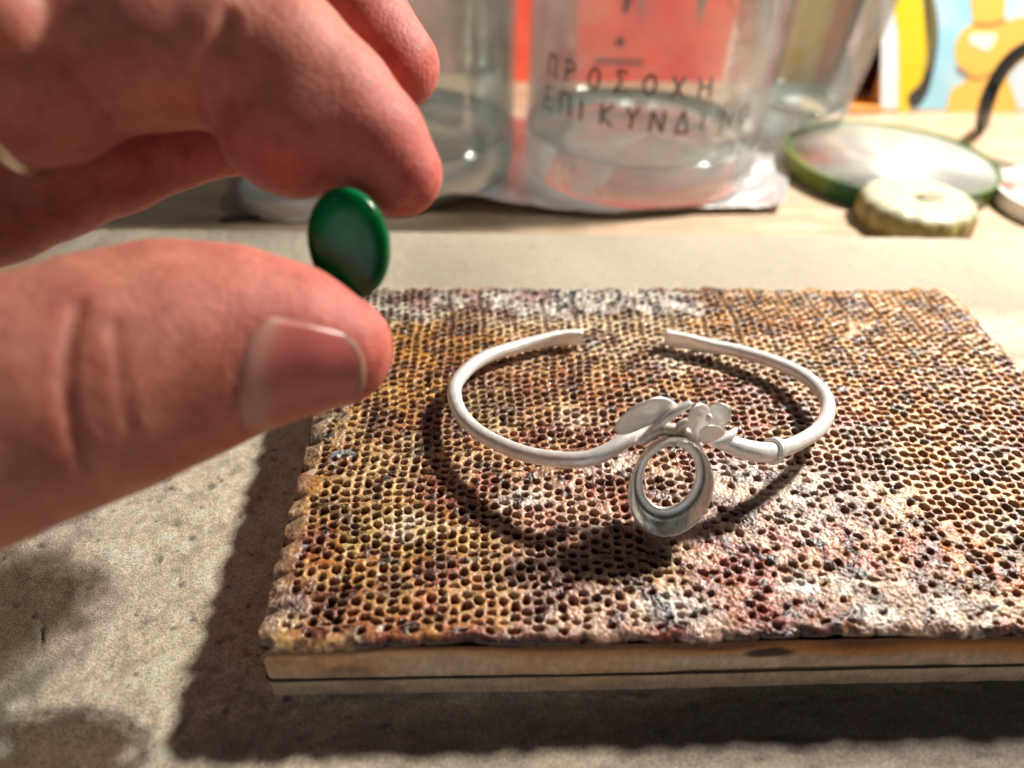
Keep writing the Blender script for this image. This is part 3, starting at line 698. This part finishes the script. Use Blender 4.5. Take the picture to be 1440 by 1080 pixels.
# nail frame
AX0, AX1 = P(362, 483, 9.1), P(519, 496, 9.3)
axd = (AX1-AX0)/np.linalg.norm(AX1-AX0)
vc = CAM-P(432, 490, 9.2); vc -= axd*(vc@axd); vc /= np.linalg.norm(vc)
dn = np.cross(axd, vc); dn = dn if (dn@UP) < 0 else -dn
def nail_pt(a, b, off):
    mid = math.radians(31); half = math.radians(48)
    lo = .0+.07*a*a*(1 if True else 0)+.12*abs(a)**4; hi = 1.0-.09*a*a-.14*abs(a)**5
    s = lo+(hi-lo)*b; th = mid+half*a
    o = AX0+(AX1-AX0)*s; dr_ = vc*math.cos(th)+dn*math.sin(th)
    t = .3
    for _ in range(60):
        q = o+dr_*t; e = float(hand_sdf([q[0], q[1], q[2]]))
        if abs(e) < 5e-4: break
        t -= e*.9
    return o+dr_*(t+off)
def build_hand():
    hd = thing('hand', tuple(P(-500, 480, 8.7)), 'left hand reaching in from the left, thumb and index finger pinching the green stone', 'hand')
    # nail plate first, on the uncarved surface
    NA, NB_ = 25, 25; V = []; al = []
    for side in (0, 1):
        for i in range(NA):
            for j in range(NB_):
                a = -1+2*i/(NA-1); b = j/(NB_-1)
                ed = 1-max(abs(a), 0)**6
                arch = .014*(1-a*a)+.003
                off = arch*(.35+.65*ed) if side == 0 else -.05
                if b < .06 and side == 0: off -= (.06-b)*.5
                V.append(nail_pt(a, b, off)); al.append(b)
    F = []
    ns = NA*NB_
    for side in (0, 1):
        for i in range(NA-1):
            for j in range(NB_-1):
                q = side*ns+i*NB_+j; F.append((q, q+1, q+NB_+1, q+NB_))
    for i in range(NA-1):
        for j in (0, NB_-1): q = i*NB_+j; F.append((q, q+NB_, ns+q+NB_, ns+q))
    for j in range(NB_-1):
        for i in (0, NA-1): q = i*NB_+j; F.append((q, q+1, ns+q+1, ns+q))
    mb = MB(); mb.add(V, F); no = mb.build('thumbnail', m_nail, hd); attr_float(no.data, 'along', al)
    no['label'] = 'pink thumbnail with pale half-moon'
    # folds round the nail
    bd = [nail_pt(-1.03, b, -.005) for b in np.linspace(.98, 0, 12)]+[nail_pt(a, -.015, .0) for a in np.linspace(-.9, .9, 12)]+[nail_pt(1.03, b, -.005) for b in np.linspace(0, .98, 12)]
    fr = [nail_pt(a, 1.015, -.005) for a in np.linspace(-.95, .95, 12)]
    def surf(pts):
        Q = catmull(pts, 4); return [q for q in (trace(*p) for p in Q) if q is not None]
    cv = []
    cv.append((surf([(324, 26), (298, 80), (288, 138), (300, 184)]), .06, .12))
    cv.append((surf([(92, 70), (108, 110), (132, 145), (160, 170)]), .03, .10))
    cv.append((surf([(190, 50), (210, 90), (205, 130)]), .0, .05))
    cv.append((surf([(112, 425), (98, 480), (92, 540), (102, 600), (124, 655)]), .045, .075))
    cv.append((surf([(160, 450), (166, 510), (176, 570), (190, 640)]), .022, .06))
    cv.append((surf([(135, 440), (128, 500), (134, 560), (146, 610)]), .0, .05))
    cv.append((surf([(205, 460), (212, 520), (226, 590)]), -.004, .05))
    cv.append((surf([(250, 450), (256, 520), (262, 580)]), -.008, .04))
    cv.append((surf([(60, 470), (52, 540), (60, 610)]), -.004, .05))
    cv.append((surf([(205, 215), (196, 245), (190, 262)]), .01, .07))
    cv.append((surf([(78, 235), (92, 270), (100, 300)]), .01, .07))
    CARVE.append((bd, .008, .045)); CARVE.append((fr, .004, .02))
    for q in cv:
        if len(q[0]) > 1: CARVE.append(q)
    # surface nets
    pts = np.array([q[0] for ch in (THUMB, INDEX, PAD, MIDDLE, SMALL, RING, LUMP, PALM, WRIST) for q in ch]); rd = np.array([q[1] for ch in (THUMB, INDEX, PAD, MIDDLE, SMALL, RING, LUMP, PALM, WRIST) for q in ch])
    lo = (pts-rd[:, None]).min(0)-.15; hi = (pts+rd[:, None]).max(0)+.15
    def nets(lo, hi, h, sdf):
        ax = [np.arange(lo[i], hi[i], h, dtype=np.float32) for i in range(3)]
        shp = tuple(len(a) for a in ax); D = np.empty(shp, np.float32)
        saved = list(CARVE); CARVE.clear()
        pX = [ax[0][:, None, None], ax[1][None, :, None], ax[2][None, None, :]]
        D[:] = sdf(pX)
        CARVE.extend(saved)
        # carve only near the surface
        near = np.abs(D) < .25; idx = np.nonzero(near)
        q = [ax[i][idx[i]] for i in range(3)]; d = D[near]
        for ptsl, r, k in CARVE:
            pl = np.array(ptsl); mn = pl.min(0)-.3; mx = pl.max(0)+.3
            s = np.ones(len(d), bool)
            for i in range(3): s &= (q[i] > mn[i]) & (q[i] < mx[i])
            qq = [q[i][s] for i in range(3)]; dd = d[s]; e = None
            for a, b in zip(pl[:-1], pl[1:]):
                if np.linalg.norm(b-a) < 1e-5: continue
                f = rcone(qq, a, b, r, r); e = f if e is None else np.minimum(e, f)
            if e is not None: d[s] = -smin(-dd, e, k)
        D[near] = d
        S = D < 0; nx, ny, nz = shp
        # active cells
        cnt = np.zeros((nx-1, ny-1, nz-1), np.int8)
        for i in (0, 1):
            for j in (0, 1):
                for k in (0, 1): cnt += S[i:nx-1+i, j:ny-1+j, k:nz-1+k]
        act = (cnt > 0) & (cnt < 8); ci = np.array(np.nonzero(act)); n = ci.shape[1]
        idm = np.full(act.shape, -1, np.int32); idm[act] = np.arange(n)
        acc = np.zeros((n, 3)); wsum = np.zeros(n)
        for axis in range(3):
            o = [a for a in range(3) if a != axis]
            for u in (0, 1):
                for v in (0, 1):
                    A = ci.copy(); A[o[0]] += u; A[o[1]] += v; B = A.copy(); B[axis] += 1
                    da = D[tuple(A)]; db = D[tuple(B)]; cr = (da < 0) != (db < 0)
                    t = np.where(cr, da/np.where(cr, da-db, 1), 0)
                    pt = A.T.astype(float); pt[:, axis] += t
                    acc[cr] += pt[cr]; wsum[cr] += 1
        V = acc/wsum[:, None]*h+np.array(lo)
        F = []
        for axis in range(3):
            sl0 = [slice(None)]*3; sl1 = [slice(None)]*3; sl0[axis] = slice(0, -1); sl1[axis] = slice(1, None)
            cr = S[tuple(sl0)] != S[tuple(sl1)]; E = np.array(np.nonzero(cr)); o = [(axis+1) % 3, (axis+2) % 3]
            ok = (E[o[0]] > 0) & (E[o[1]] > 0) & (E[o[0]] < shp[o[0]]-1) & (E[o[1]] < shp[o[1]]-1); E = E[:, ok]
            inside = S[tuple(E)]
            q4 = []
            for u, v in ((1, 1), (0, 1), (0, 0), (1, 0)):
                C = E.copy(); C[o[0]] -= u; C[o[1]] -= v; q4.append(idm[tuple(C)])
            Q = np.stack(q4, -1); Q[~inside] = Q[~inside][:, ::-1]; F.append(Q)
        return V, np.vstack(F)
    V, F = nets(lo, hi, .058, hand_sdf)
    me = mesh_np('hand_skin', V, F)
    # redder finger ends
    tips = [(THUMB[0][0], 1.5), (INDEX[0][0], 1.5), (PAD[0][0], 1.1), (MIDDLE[0][0], 1.3), (RING[2][0], 1.6)]
    fl = np.zeros(len(V))
    for c, r in tips: fl = np.maximum(fl, np.exp(-(np.linalg.norm(V-c, axis=1)/r)**2))
    attr_float(me, 'flush', fl*.85+.15)
    o = link('hand_skin', me, m_skin, hd); rel(o)
    return hd
build_hand()
# ring on the finger at the left edge
q0 = P(-4, 100, 8.8); q1 = P(-60, 104, 8.75); T = (q1-q0); T /= np.linalg.norm(T)
T = T*.97-UP*.05; T /= np.linalg.norm(T)
u = UP-T*(UP@T); u /= np.linalg.norm(u); S = np.cross(T, u)
cR = P(0, 97, 8.8); rR = px2cm(137, 8.8)
W = [cR+S*math.cos(a)*rR+u*math.sin(a)*rR for a in np.linspace(0, 2*PI, 80, endpoint=False)]
mb = MB(); mb.add(*tube(W, .085, 12, closed=True)); o = mb.build('finger_ring', m_gold); tag(o, 'narrow gold ring on the finger at the left edge of the photo', 'ring')

# ------------------------------------------------------------------ green stone between the fingers
def build_gem():
    c = P(489, 344, 9.35); v = CAM-c; v /= np.linalg.norm(v)
    n = v*math.cos(.24)-RT*math.sin(.24)-UP*.12; n /= np.linalg.norm(n)    # flat back turned a little to the left
    up = UP-n*(UP@n); up /= np.linalg.norm(up); rt = np.cross(up, n)
    if rt@RT < 0: rt = -rt
    ro = .08; up, rt = up*math.cos(ro)-rt*math.sin(ro), up*math.sin(ro)+rt*math.cos(ro)
    a, b = px2cm(58, 9.35), px2cm(79, 9.35)
    prof = [(0, .035), (.3, .033), (.55, .026), (.75, .013), (.88, -.006), (.945, -.028), (.98, -.055), (1, -.10), (.998, -.16), (.965, -.26), (.88, -.34), (.74, -.415), (.55, -.47), (.3, -.505), (0, -.515)]
    V = []; F = []; K = 80
    for (f, d) in prof:
        for k in range(K):
            t = 2*PI*k/K; V.append(c+rt*a*f*math.cos(t)+up*b*f*math.sin(t)+n*(d+.05))
    for i in range(len(prof)-1):
        for k in range(K): F.append((i*K+k, i*K+(k+1) % K, (i+1)*K+(k+1) % K, (i+1)*K+k))
    mb = MB(); mb.add(V, F); o = mb.build('gemstone', m_gem)
    bm = bmesh.new(); bm.from_mesh(o.data); bmesh.ops.remove_doubles(bm, verts=bm.verts, dist=1e-5); bmesh.ops.recalc_face_normals(bm, faces=bm.faces); bm.to_mesh(o.data); bm.free()
    tag(o, 'oval polished deep green cabochon stone held between thumb and index finger', 'gemstone')
build_gem()

# ------------------------------------------------------------------ things at the back of the bench
TZ = -0.62
# crumpled foil under the jars
def build_foil():
    nx, ny = 220, 160; u = np.linspace(0, 1, nx); v = np.linspace(0, 1, ny); U_, V_ = np.meshgrid(u, v)
    a = G(560, 300, TZ+.1); b = G(1102, 299, TZ+.1); c = G(1120, 168, TZ); d = G(600, 168, TZ)
    Pn = (1-V_)[..., None]*((1-U_)[..., None]*a+U_[..., None]*b)+V_[..., None]*((1-U_)[..., None]*d+U_[..., None]*c)
    n1 = fnoise(ny, nx, 3, 3, 90); n2 = fnoise(ny, nx, 9, 9, 91); n3 = fnoise(ny, nx, 22, 22, 92)
    z = np.abs(n2)*.05+np.abs(n1)*.025+np.abs(n3)*.06
    z += np.exp(-V_/.07)*(.20+.10*n3+.08*np.sin(U_*11))+np.exp(-(1-U_)/.03)*.06
    Pn[..., 1] += np.exp(-V_/.1)*(.15*np.sin(U_*9)+.08*n3)
    Pn[..., 2] = TZ+.015+z
    me = mesh_np('foil', Pn.reshape(-1, 3), grid_faces(nx, ny)); o = link('foil_sheet', me, m_foil)
    md = o.modifiers.new('thickness', 'SOLIDIFY'); md.thickness = .012
    tag(o, 'crumpled silver foil sheet lying under the two glass jars', 'foil')
build_foil()

GL = {'Π': [[(0, 0), (0, 1)], [(0, 1), (.62, 1)], [(.62, 1), (.62, 0)]], 'Ρ': [[(0, 0), (0, 1), (.4, .98), (.55, .78), (.4, .55), (0, .5)]],
      'Ο': [[(.3, 0), (.05, .25), (.02, .6), (.25, .95), (.5, .9), (.62, .5), (.5, .1), (.3, 0)]], 'Σ': [[(.6, .95), (.05, 1), (.35, .52), (0, .02), (.62, .05)]],
      'Χ': [[(0, 0), (.62, 1)], [(0, 1), (.6, 0)]], 'Η': [[(0, 0), (0, 1)], [(.6, 1), (.6, 0)], [(0, .5), (.6, .52)]], 'Ε': [[(.55, 1), (0, 1), (0, 0), (.58, 0)], [(0, .5), (.45, .5)]],
      'Ι': [[(.1, 0), (.1, 1)]], 'Κ': [[(0, 0), (0, 1)], [(.55, 1), (0, .45), (.58, 0)]], 'Υ': [[(0, 1), (.3, .5), (.6, 1)], [(.3, .5), (.28, 0)]],
      'Ν': [[(0, 0), (0, 1), (.58, 0), (.6, 1)]], 'Δ': [[(0, 0), (.3, 1), (.62, 0), (0, 0)]]}
def jar(name, cx, cy, r, hgt, label, taper=0, cat='jar', z0=TZ+.12):
    t = thing(name, (cx, cy, z0), label, cat)
    wt = .16
    f = lambda z: r*(1+taper*z/hgt)
    prof = [(0, 0), (r*.8, 0), (r*.94, .06), (r*.99, .3), (f(.9), .9)]+[(f(z), z) for z in np.linspace(1.4, hgt-.5, 8)]+[(f(hgt), hgt), (f(hgt)-.08, hgt+.06), (f(hgt)-wt, hgt)]
    # wall above the thick base
    mb = MB(); mb.add(*lathe([(f(z), z) for z in np.linspace(1.55, hgt, 12)]+[(f(hgt)-wt*.5, hgt+.07)]+[(f(z)-wt, z) for z in np.linspace(hgt, 1.55, 12)], (cx, cy, z0), 96, closed=True)); mb.build('wall', m_glass, t)
    mb = MB(); mb.add(*lathe([(0, .10), (r*.55, .08), (r*.74, .0), (r*.86, .02), (r*.96, .12), (r*.995, .4), (f(1.55)-.002, 1.545), (f(1.55)-wt, 1.545), (r*.86, 1.25), (r*.6, 1.05), (0, 1.0)], (cx, cy, z0), 96)); mb.build('base', m_glassbase, t)
    return t, f, z0
jr, fj, z0j = jar('glass_jar', 1.75, 16.15, 4.05, 11, 'large clear glass jar with black handwritten Greek warning, standing on the foil')
def letter_line(text, zc, hh, a0, a1, t, f, cx, cy, z0, mt):
    n = len(text); rr = random.Random(3)
    for i, ch in enumerate(text):
        if ch == ' ': continue
        a_ = a0+(a1-a0)*i/(n-1); wd = hh*.95; mb = MB(); jit = rr.uniform(-.06, .06)
        for st in GL[ch]:
            Q = []
            st2 = []
            for p, q in zip(st[:-1], st[1:]):
                for k in range(5): st2.append((p[0]+(q[0]-p[0])*k/5, p[1]+(q[1]-p[1])*k/5))
            st2.append(st[-1])
            for (u_, v_) in st2:
                z = zc+(v_-.5)*hh+jit*.5; ang = a_+(u_-.3)*wd/f(z); rd = f(z)+.008
                Q.append((cx+rd*math.cos(ang), cy+rd*math.sin(ang), z0+z))
            V, F = tube(Q, .05, 6); 
            # flatten against the glass
            V = [((x-cx)*k_+cx, (y-cy)*k_+cy, z) for (x, y, z) in V for k_ in [1+(f(z-z0)+.008+((math.hypot(x-cx, y-cy)-f(z-z0)-.008)*.25)-math.hypot(x-cx, y-cy))/math.hypot(x-cx, y-cy)]]
            mb.add(V, F)
        mb.build('letter', mt, t)
a_c = -PI/2-.30
letter_line('ΠΡΟΣΟΧΗ', 4.05, .62, a_c-.72, a_c+.52, jr, fj, 1.75, 16.15, z0j, m_marker)
letter_line('ΕΠΙΚΥΝΔΙΝΟ', 3.05, .66, a_c-.74, a_c+.95, jr, fj, 1.75, 16.15, z0j, m_marker)
jl, fl_, zl = jar('glass_jar', -6.75, 16.05, 4.0, 11, 'plain clear glass jar standing on the foil behind the fingertips')
gt, fg, zg = jar('drinking_glass', 8.6, 19.6, 1.7, 8.5, 'small flared clear drinking glass behind the large jar, beside the green lid', taper=.75, cat='glass', z0=TZ)

# lids
m_green = mat('green_enamel', (.035, .11, .03), .35)
L(m_green, ramp(m_green, noise(m_green, .5, 3), [(.4, (.02, .09, .03)), (.6, (.16, .20, .03))]), BS(m_green).inputs['Base Color'])
m_tin = mat('lid_lacquer', (.90, .88, .83), .38, .75)
L(m_tin, bump(m_tin, noise(m_tin, 1.2, 3), .1, .4), BS(m_tin).inputs['Normal'])
def lid(name, c, r, hgt, label, m_out, m_in, tilt=(0, 0)):
    t = thing(name, c, label, 'lid')
    mb = MB(); mb.add(*lathe([(0, 0), (r*.9, 0), (r*.97, .03), (r, .12), (r, hgt-.08), (r+.05, hgt-.03), (r+.04, hgt+.03), (r-.05, hgt+.03), (r-.08, hgt-.04), (r-.07, .14), (r*.9, .055), (0, .05)], c, 120)); mb.build('shell', m_out, t)
    mb = MB(); mb.add(*lathe([(r-.085, hgt-.06), (r-.10, hgt-.08), (r-.11, .2), (r*.9, .12), (r*.86, .17), (r*.82, .12), (r*.55, .10), (r*.52, .13), (r*.48, .10), (0, .10)], c, 120)); mb.build('lining', m_in, t)
    t.rotation_euler = (tilt[0], tilt[1], 0)
    return t
cl = G(1250, 226, TZ+.6)
for o in (lid('jar_lid', (cl[0]+.05, cl[1]+.1, TZ), 3.6, .72, 'green metal jar lid lying upside down with shiny silver inside', m_green, m_tin),): pass
m_white = mat('white_plastic', (.80, .79, .77), .35)
m_pinkin = mat('pale_lining', (.85, .74, .68), .3)
L(m_pinkin, ramp(m_pinkin, noise(m_pinkin, 1.1, 2), [(.45, (.86, .82, .78)), (.6, (.85, .35, .28))]), BS(m_pinkin).inputs['Base Color'])
c2 = G(1500, 285, TZ+.3); lid('jar_lid', (c2[0], c2[1], TZ), 2.25, .6, 'white jar lid with a pink marked lining, cut off by the right edge', m_white, m_pinkin)
def cap():
    c = G(420, 262, TZ+.4); t = thing('bottle_cap', (c[0], c[1], TZ), 'white plastic cap lying on the bench, seen through the gap under the index finger', 'cap')
    mb = MB(); mb.add(*lathe([(0, 0), (1.75, 0), (1.85, .06), (1.85, .55), (1.78, .68), (1.6, .72), (1.5, .66), (0, .62)], (c[0], c[1], TZ), 110, wob=lambda a, z: 1+(.008*math.sin(a*44) if z < .6 else 0)))
    mb.build('shell', m_white, t)
    mb = MB(); mb.add(*lathe([(1.86, .05), (1.92, .06), (1.92, .14), (1.86, .15)], (c[0], c[1], TZ), 80, closed=True)); mb.build('tamper_band', m_white, t)
cap()
m_dark = mat('dark_scrap', (.06, .05, .05), .4)
q = G(335, 311, TZ); mb = MB(); mb.add(*tube(catmull([(q[0]-.5, q[1]-.08, TZ+.08), (q[0], q[1], TZ+.12), (q[0]+.7, q[1]+.12, TZ+.08)], 6), np.stack([np.array([.05, .08, .1, .12, .12, .12, .12, .12, .12, .1, .08, .07, .04]), np.full(13, .06)], 1), 10)); o = mb.build('metal_offcut', m_dark); tag(o, 'small dark offcut of metal lying on the bench beside the white cap', 'offcut')

# scalloped wax disc
m_wax = mat('pale_wax', (.66, .64, .50), .4, 0, **{'Subsurface Weight': .4, 'Subsurface Radius': (.3, .25, .1), 'Subsurface Scale': 1})
gpw = N(m_wax, 'ShaderNodeNewGeometry'); sxx = N(m_wax, 'ShaderNodeSeparateXYZ'); L(m_wax, gpw.outputs['Normal'], sxx.inputs[0])
c1 = ramp(m_wax, noise(m_wax, 1.5, 5), [(.35, (.22, .15, .03)), (.65, (.34, .28, .09))]); c2_ = ramp(m_wax, noise(m_wax, 2.5, 5), [(.35, (.34, .34, .24)), (.65, (.46, .45, .34))])
L(m_wax, mix(m_wax, ramp(m_wax, sxx.outputs[2], [(.35, (0, 0, 0)), (.75, (1, 1, 1))]), c1, c2_), BS(m_wax).inputs['Base Color'])
L(m_wax, bump(m_wax, noise(m_wax, 4, 5), .08, .6), BS(m_wax).inputs['Normal'])
def disc():
    c = G(1290, 300, TZ+.45); t = thing('wax_disc', (c[0], c[1]+.15, TZ), 'thick pale disc with scalloped sides and a slot, in front of the green lid', 'wax disc')
    r = 1.78; wob = lambda a, z: 1+.045*(abs(math.sin(a*7.5))-.5)*(1 if .02 < z < 1.2 else .6)+.01*math.sin(a*3+1)
    mb = MB(); mb.add(*lathe([(0, 0), (r*.95, 0), (r*1.0, .08), (r*1.0, .5), (r*.97, .78), (r*.9, .92), (r*.78, .98), (r*.4, .97), (r*.3, .93), (r*.12, .9), (0, .9)], (c[0], c[1]+.15, TZ), 150, wob=wob)); mb.build('body', m_wax, t)
    mb = MB(); Q = [(c[0]+.35+.42*math.cos(a), c[1]+.2+.20*math.sin(a), TZ+.955) for a in np.linspace(0, 2*PI, 30, endpoint=False)]
    mb.add(*tube(Q, .055, 8, closed=True)); mb.build('slot_rim', m_wax, t)
disc()

# printed card box standing at the back right
m_cardblue = mat('printed_blue', (.42, .66, .82), .3)
L(m_cardblue, ramp(m_cardblue, noise(m_cardblue, .28, 2), [(.38, (.34, .68, .86)), (.6, (.62, .76, .88))]), BS(m_cardblue).inputs['Base Color'])
m_cardorange = mat('printed_orange', (.80, .42, .10), .35)
m_pale = mat('printed_pale', (.74, .84, .92), .3)
m_yellow = mat('printed_yellow', (.86, .62, .03), .3)
m_black = mat('printed_black', (.045, .045, .045), .4)
m_fig = mat('printed_amber', (.90, .55, .12), .3)
m_figline = mat('printed_brown_line', (.40, .20, .10), .4)
m_hl = mat('printed_highlight', (.95, .90, .80), .3)
def build_box():
    A = G(1236, 158, TZ); B = G(1640, 158, TZ); A[2] = B[2] = TZ
    ex = (B-A)[:3]; Lx = np.linalg.norm(ex); ex /= Lx; ey = np.array([-ex[1], ex[0], 0]); H = 13
    t = thing('picture_box', tuple(A), 'light blue picture box with yellow and orange print standing at the back right', 'box')
    def q(u, v, w): return A+ex*u+ey*w+np.array([0, 0, v])
    def prism(pts, w0, w1):
        n = len(pts); V = [q(u, v, w0) for u, v in pts]+[q(u, v, w1) for u, v in pts]
        F = [tuple(range(n)), tuple(range(2*n-1, n-1, -1))]+[(i, (i+1) % n, n+(i+1) % n, n+i) for i in range(n)]; return V, F
    mb = MB(); mb.add(*prism([(0, .0), (Lx, .0), (Lx, H), (0, H)], 0, 1.0)); mb.build('carton', m_cardorange, t, smooth=False, bevel=.04)
    S = 31.9/FPX
    def pp(px, py):  # picture px to the carton's face
        d = ray(px, py); n = -ey; s = ((A-CAM)@n)/(d@n); X = CAM+d*s; r_ = X-A; return (r_@ex, r_[2])
    def decal(name, pxs, m_, lvl, smooth=True):
        pts = [pp(*p) for p in pxs]; 
        if smooth: pts = [tuple(p) for p in catmull(pts+[pts[0]], 6)[:-1]]
        mb = MB(); mb.add(*prism(pts, -.012*lvl, -.012*(lvl-1)-.002)); return mb.build(name, m_, t, smooth=False)
    W = Lx-.05
    mb = MB(); mb.add(*prism([(.22, .1), (W, .1), (W, H-.05), (.22, H-.05)], -.010, -.002)); mb.build('print_blue', m_cardblue, t, smooth=False)
    decal('print_stripe', [(1240, -200), (1262, -160), (1254, -40), (1262, 0), (1266, 60), (1266, 120), (1264, 153), (1238, 153), (1239, 60)], m_pale, 2, False)
    decal('print_band', [(1240, -120), (1255, 0), (1263, 50), (1264, 100), (1263, 157), (1276, 157), (1296, 120), (1303, 70), (1300, 20), (1290, -40), (1270, -120)], m_yellow, 3, False)
    blk = [(1272, -120), (1294, -40), (1300, 20), (1303, 70), (1300, 100), (1292, 118), (1278, 132), (1276, 142), (1282, 151), (1292, 148), (1304, 130), (1312, 100), (1318, 60), (1317, 20), (1309, -20), (1290, -120)]
    decal('print_edge', blk, m_black, 4)
    for k in range(15):           # slanted yellow hatch inside the black edge
        y = -6+k*7.2; x = 1305.5+5.0*math.sin((y+20)/95*PI*.9)-(.02*max(0, y-60)**1.15)
        decal('print_hatch', [(x-3.5, y+2), (x+3.8, y-3.5), (x+4.2, y-.8), (x-3.2, y+4.6)], m_figline if False else m_yellowdull, 5, False)
    body = [(1366, -40), (1365, 0), (1368, 30), (1352, 45), (1343, 66), (1346, 88), (1362, 104), (1352, 118), (1340, 124), (1334, 140), (1340, 158), (1425, 158), (1424, 130), (1418, 108), (1430, 92), (1441, 84), (1470, 70), (1468, 34), (1440, 24), (1414, 28), (1413, 0), (1412, -40)]
    decal('print_figure', body, m_fig, 2)
    decal('print_line', [(1347, 92), (1362, 104), (1378, 107), (1392, 101), (1391, 104), (1377, 110.5), (1360, 107), (1345, 95)], m_figline, 4)
    decal('print_line', [(1370, 31), (1390, 32), (1411, 27), (1411, 30), (1390, 35), (1370, 34)], m_figline, 4)
    decal('print_gloss', [(1362, 50), (1374, 46), (1388, 47), (1401, 48), (1396, 64), (1386, 71), (1374, 66), (1364, 60)], m_hl, 3)
m_yellowdull = mat('printed_dull_yellow', (.42, .34, .08), .4)
build_box()
# black cable
m_cable = mat('black_rubber', (.02, .02, .022), .45)
Q = catmull([G(1381, 176, TZ+.25), P(1386, 150, 29.6), P(1398, 118, 29.2), P(1418, 88, 28.6), P(1445, 68, 28.0), P(1500, 50, 27), P(1580, 60, 26)], 8)
mb = MB(); mb.add(*tube(Q, .27, 14)); o = mb.build('black_cable', m_cable); tag(o, 'thick black rubber cable curving down in front of the picture box', 'cable')
# packets behind the jars
m_red = mat('red_card', (.80, .07, .05), .4)
L(m_red, ramp(m_red, noise(m_red, .25, 2), [(.35, (.72, .05, .05)), (.65, (.88, .13, .07))]), BS(m_red).inputs['Base Color'])
m_refracted_pink = mat('added_refracted_pink', (.50, .30, .27), .5)
L(m_refracted_pink, ramp(m_refracted_pink, noise(m_refracted_pink, .6, 3), [(.35, (.40, .27, .25)), (.65, (.62, .36, .33))]), BS(m_refracted_pink).inputs['Base Color'])
m_maroon = mat('maroon_card', (.10, .008, .012), .4)
def upright(name, pxl, pxr, pyb, H, D_, mt, label, cat, extra=None, turn=0):
    A = G(pxl, pyb, TZ); B = G(pxr, pyb, TZ); ex = B-A; Lx = np.linalg.norm(ex); ex /= Lx
    ex = np.array([ex[0]*math.cos(turn)-ex[1]*math.sin(turn), ex[0]*math.sin(turn)+ex[1]*math.cos(turn), 0]); ey = np.array([-ex[1], ex[0], 0])
    t = thing(name, tuple(A), label, cat)
    def q(u, v, w): return A+ex*u+ey*w+np.array([0, 0, v])
    def bx(u0, u1, v0, v1, w0, w1):
        V = [q(u, v, w_) for w_ in (w0, w1) for v in (v0, v1) for u in (u0, u1)]; return V, [(0, 2, 3, 1), (4, 5, 7, 6), (0, 1, 5, 4), (2, 6, 7, 3), (0, 4, 6, 2), (1, 3, 7, 5)]
    mb = MB(); mb.add(*bx(0, Lx, 0, H, 0, D_)); mb.build('carton', mt, t, smooth=False, bevel=.05)
    if extra: extra(t, q, bx, Lx)
    return t
def red_extra(t, q, bx, Lx):
    def tri(pts, m_, nm):
        n = len(pts); V = [q(u, v, -.03) for u, v in pts]+[q(u, v, -.003) for u, v in pts]
        mb = MB(); mb.add(V, [tuple(range(n)), tuple(range(2*n-1, n-1, -1))]+[(i, (i+1) % n, n+(i+1) % n, n+i) for i in range(n)]); mb.build(nm, m_, t, smooth=False)
    U = lambda px: (px-716)/369*Lx
    K = lambda py: (116-py)*.040
    for (px, py, w_) in ((967, 52, .95), (886, 50, .5), (930, 22, .8), (1005, 40, .35)):
        tri([(U(px), K(py)), (U(px)+w_*.5, 5.2), (U(px)-w_*.5, 5.2)], m_greyprint, 'print_wedge')
    tri([(U(863), K(42)), (U(870), K(40)), (U(875), K(26)), (U(870), K(14)), (U(864), K(14)), (U(862), K(28))], m_maroon, 'print_spot')
    tri([(U(858), K(76)), (U(869), K(76)), (U(869), K(66)), (U(858), K(66))], m_maroon, 'print_spot')
    tri([(U(832), K(94)), (U(898), K(96)), (U(898), K(91)), (U(832), K(89))], m_maroon, 'print_rule')
m_greyprint = mat('printed_grey', (.20, .17, .15), .5)
upright('added_pink_box', 470, 706, 104, 9, 2.0, m_refracted_pink, 'added pink box for the red refracted through the plain glass jar', 'box')  # added box, its pink imitates red card refracted by the jar
upright('red_box', 716, 1085, 116, 9, 2.5, m_red, 'wide red box with dark wedge marks standing behind the glass jars', 'box', red_extra)
def yo(t, q, bx, Lx):
    mb = MB(); mb.add(*bx(Lx*.60, Lx-.05, .1, 5.6, -.03, -.003)); mb.build('print_panel', m_orangered, t, smooth=False)
m_orangered = mat('orange_red_print', (.82, .20, .06), .4)
upright('yellow_box', 1098, 1172, 122, 8, 2.0, m_yellow, 'narrow yellow box with orange panel seen through the drinking glass', 'box', yo)
upright('maroon_box', 1176, 1262, 128, 9, 2.2, m_maroon, 'dark maroon box standing left of the light blue picture box', 'box')
m_orange_w = mat('orange_varnish', (.62, .24, .03), .35)
q1 = G(1180, 135, TZ); q2 = G(1240, 160, TZ)
mb = MB(); mb.add(*box(q2[0]-1.9, q2[0]+.0, q2[1]-.0, q2[1]+1.4, TZ+.002, TZ+.28)); o = mb.build('wood_block', m_orange_w, smooth=False, bevel=.06); tag(o, 'small orange varnished block at the foot of the maroon box', 'block')
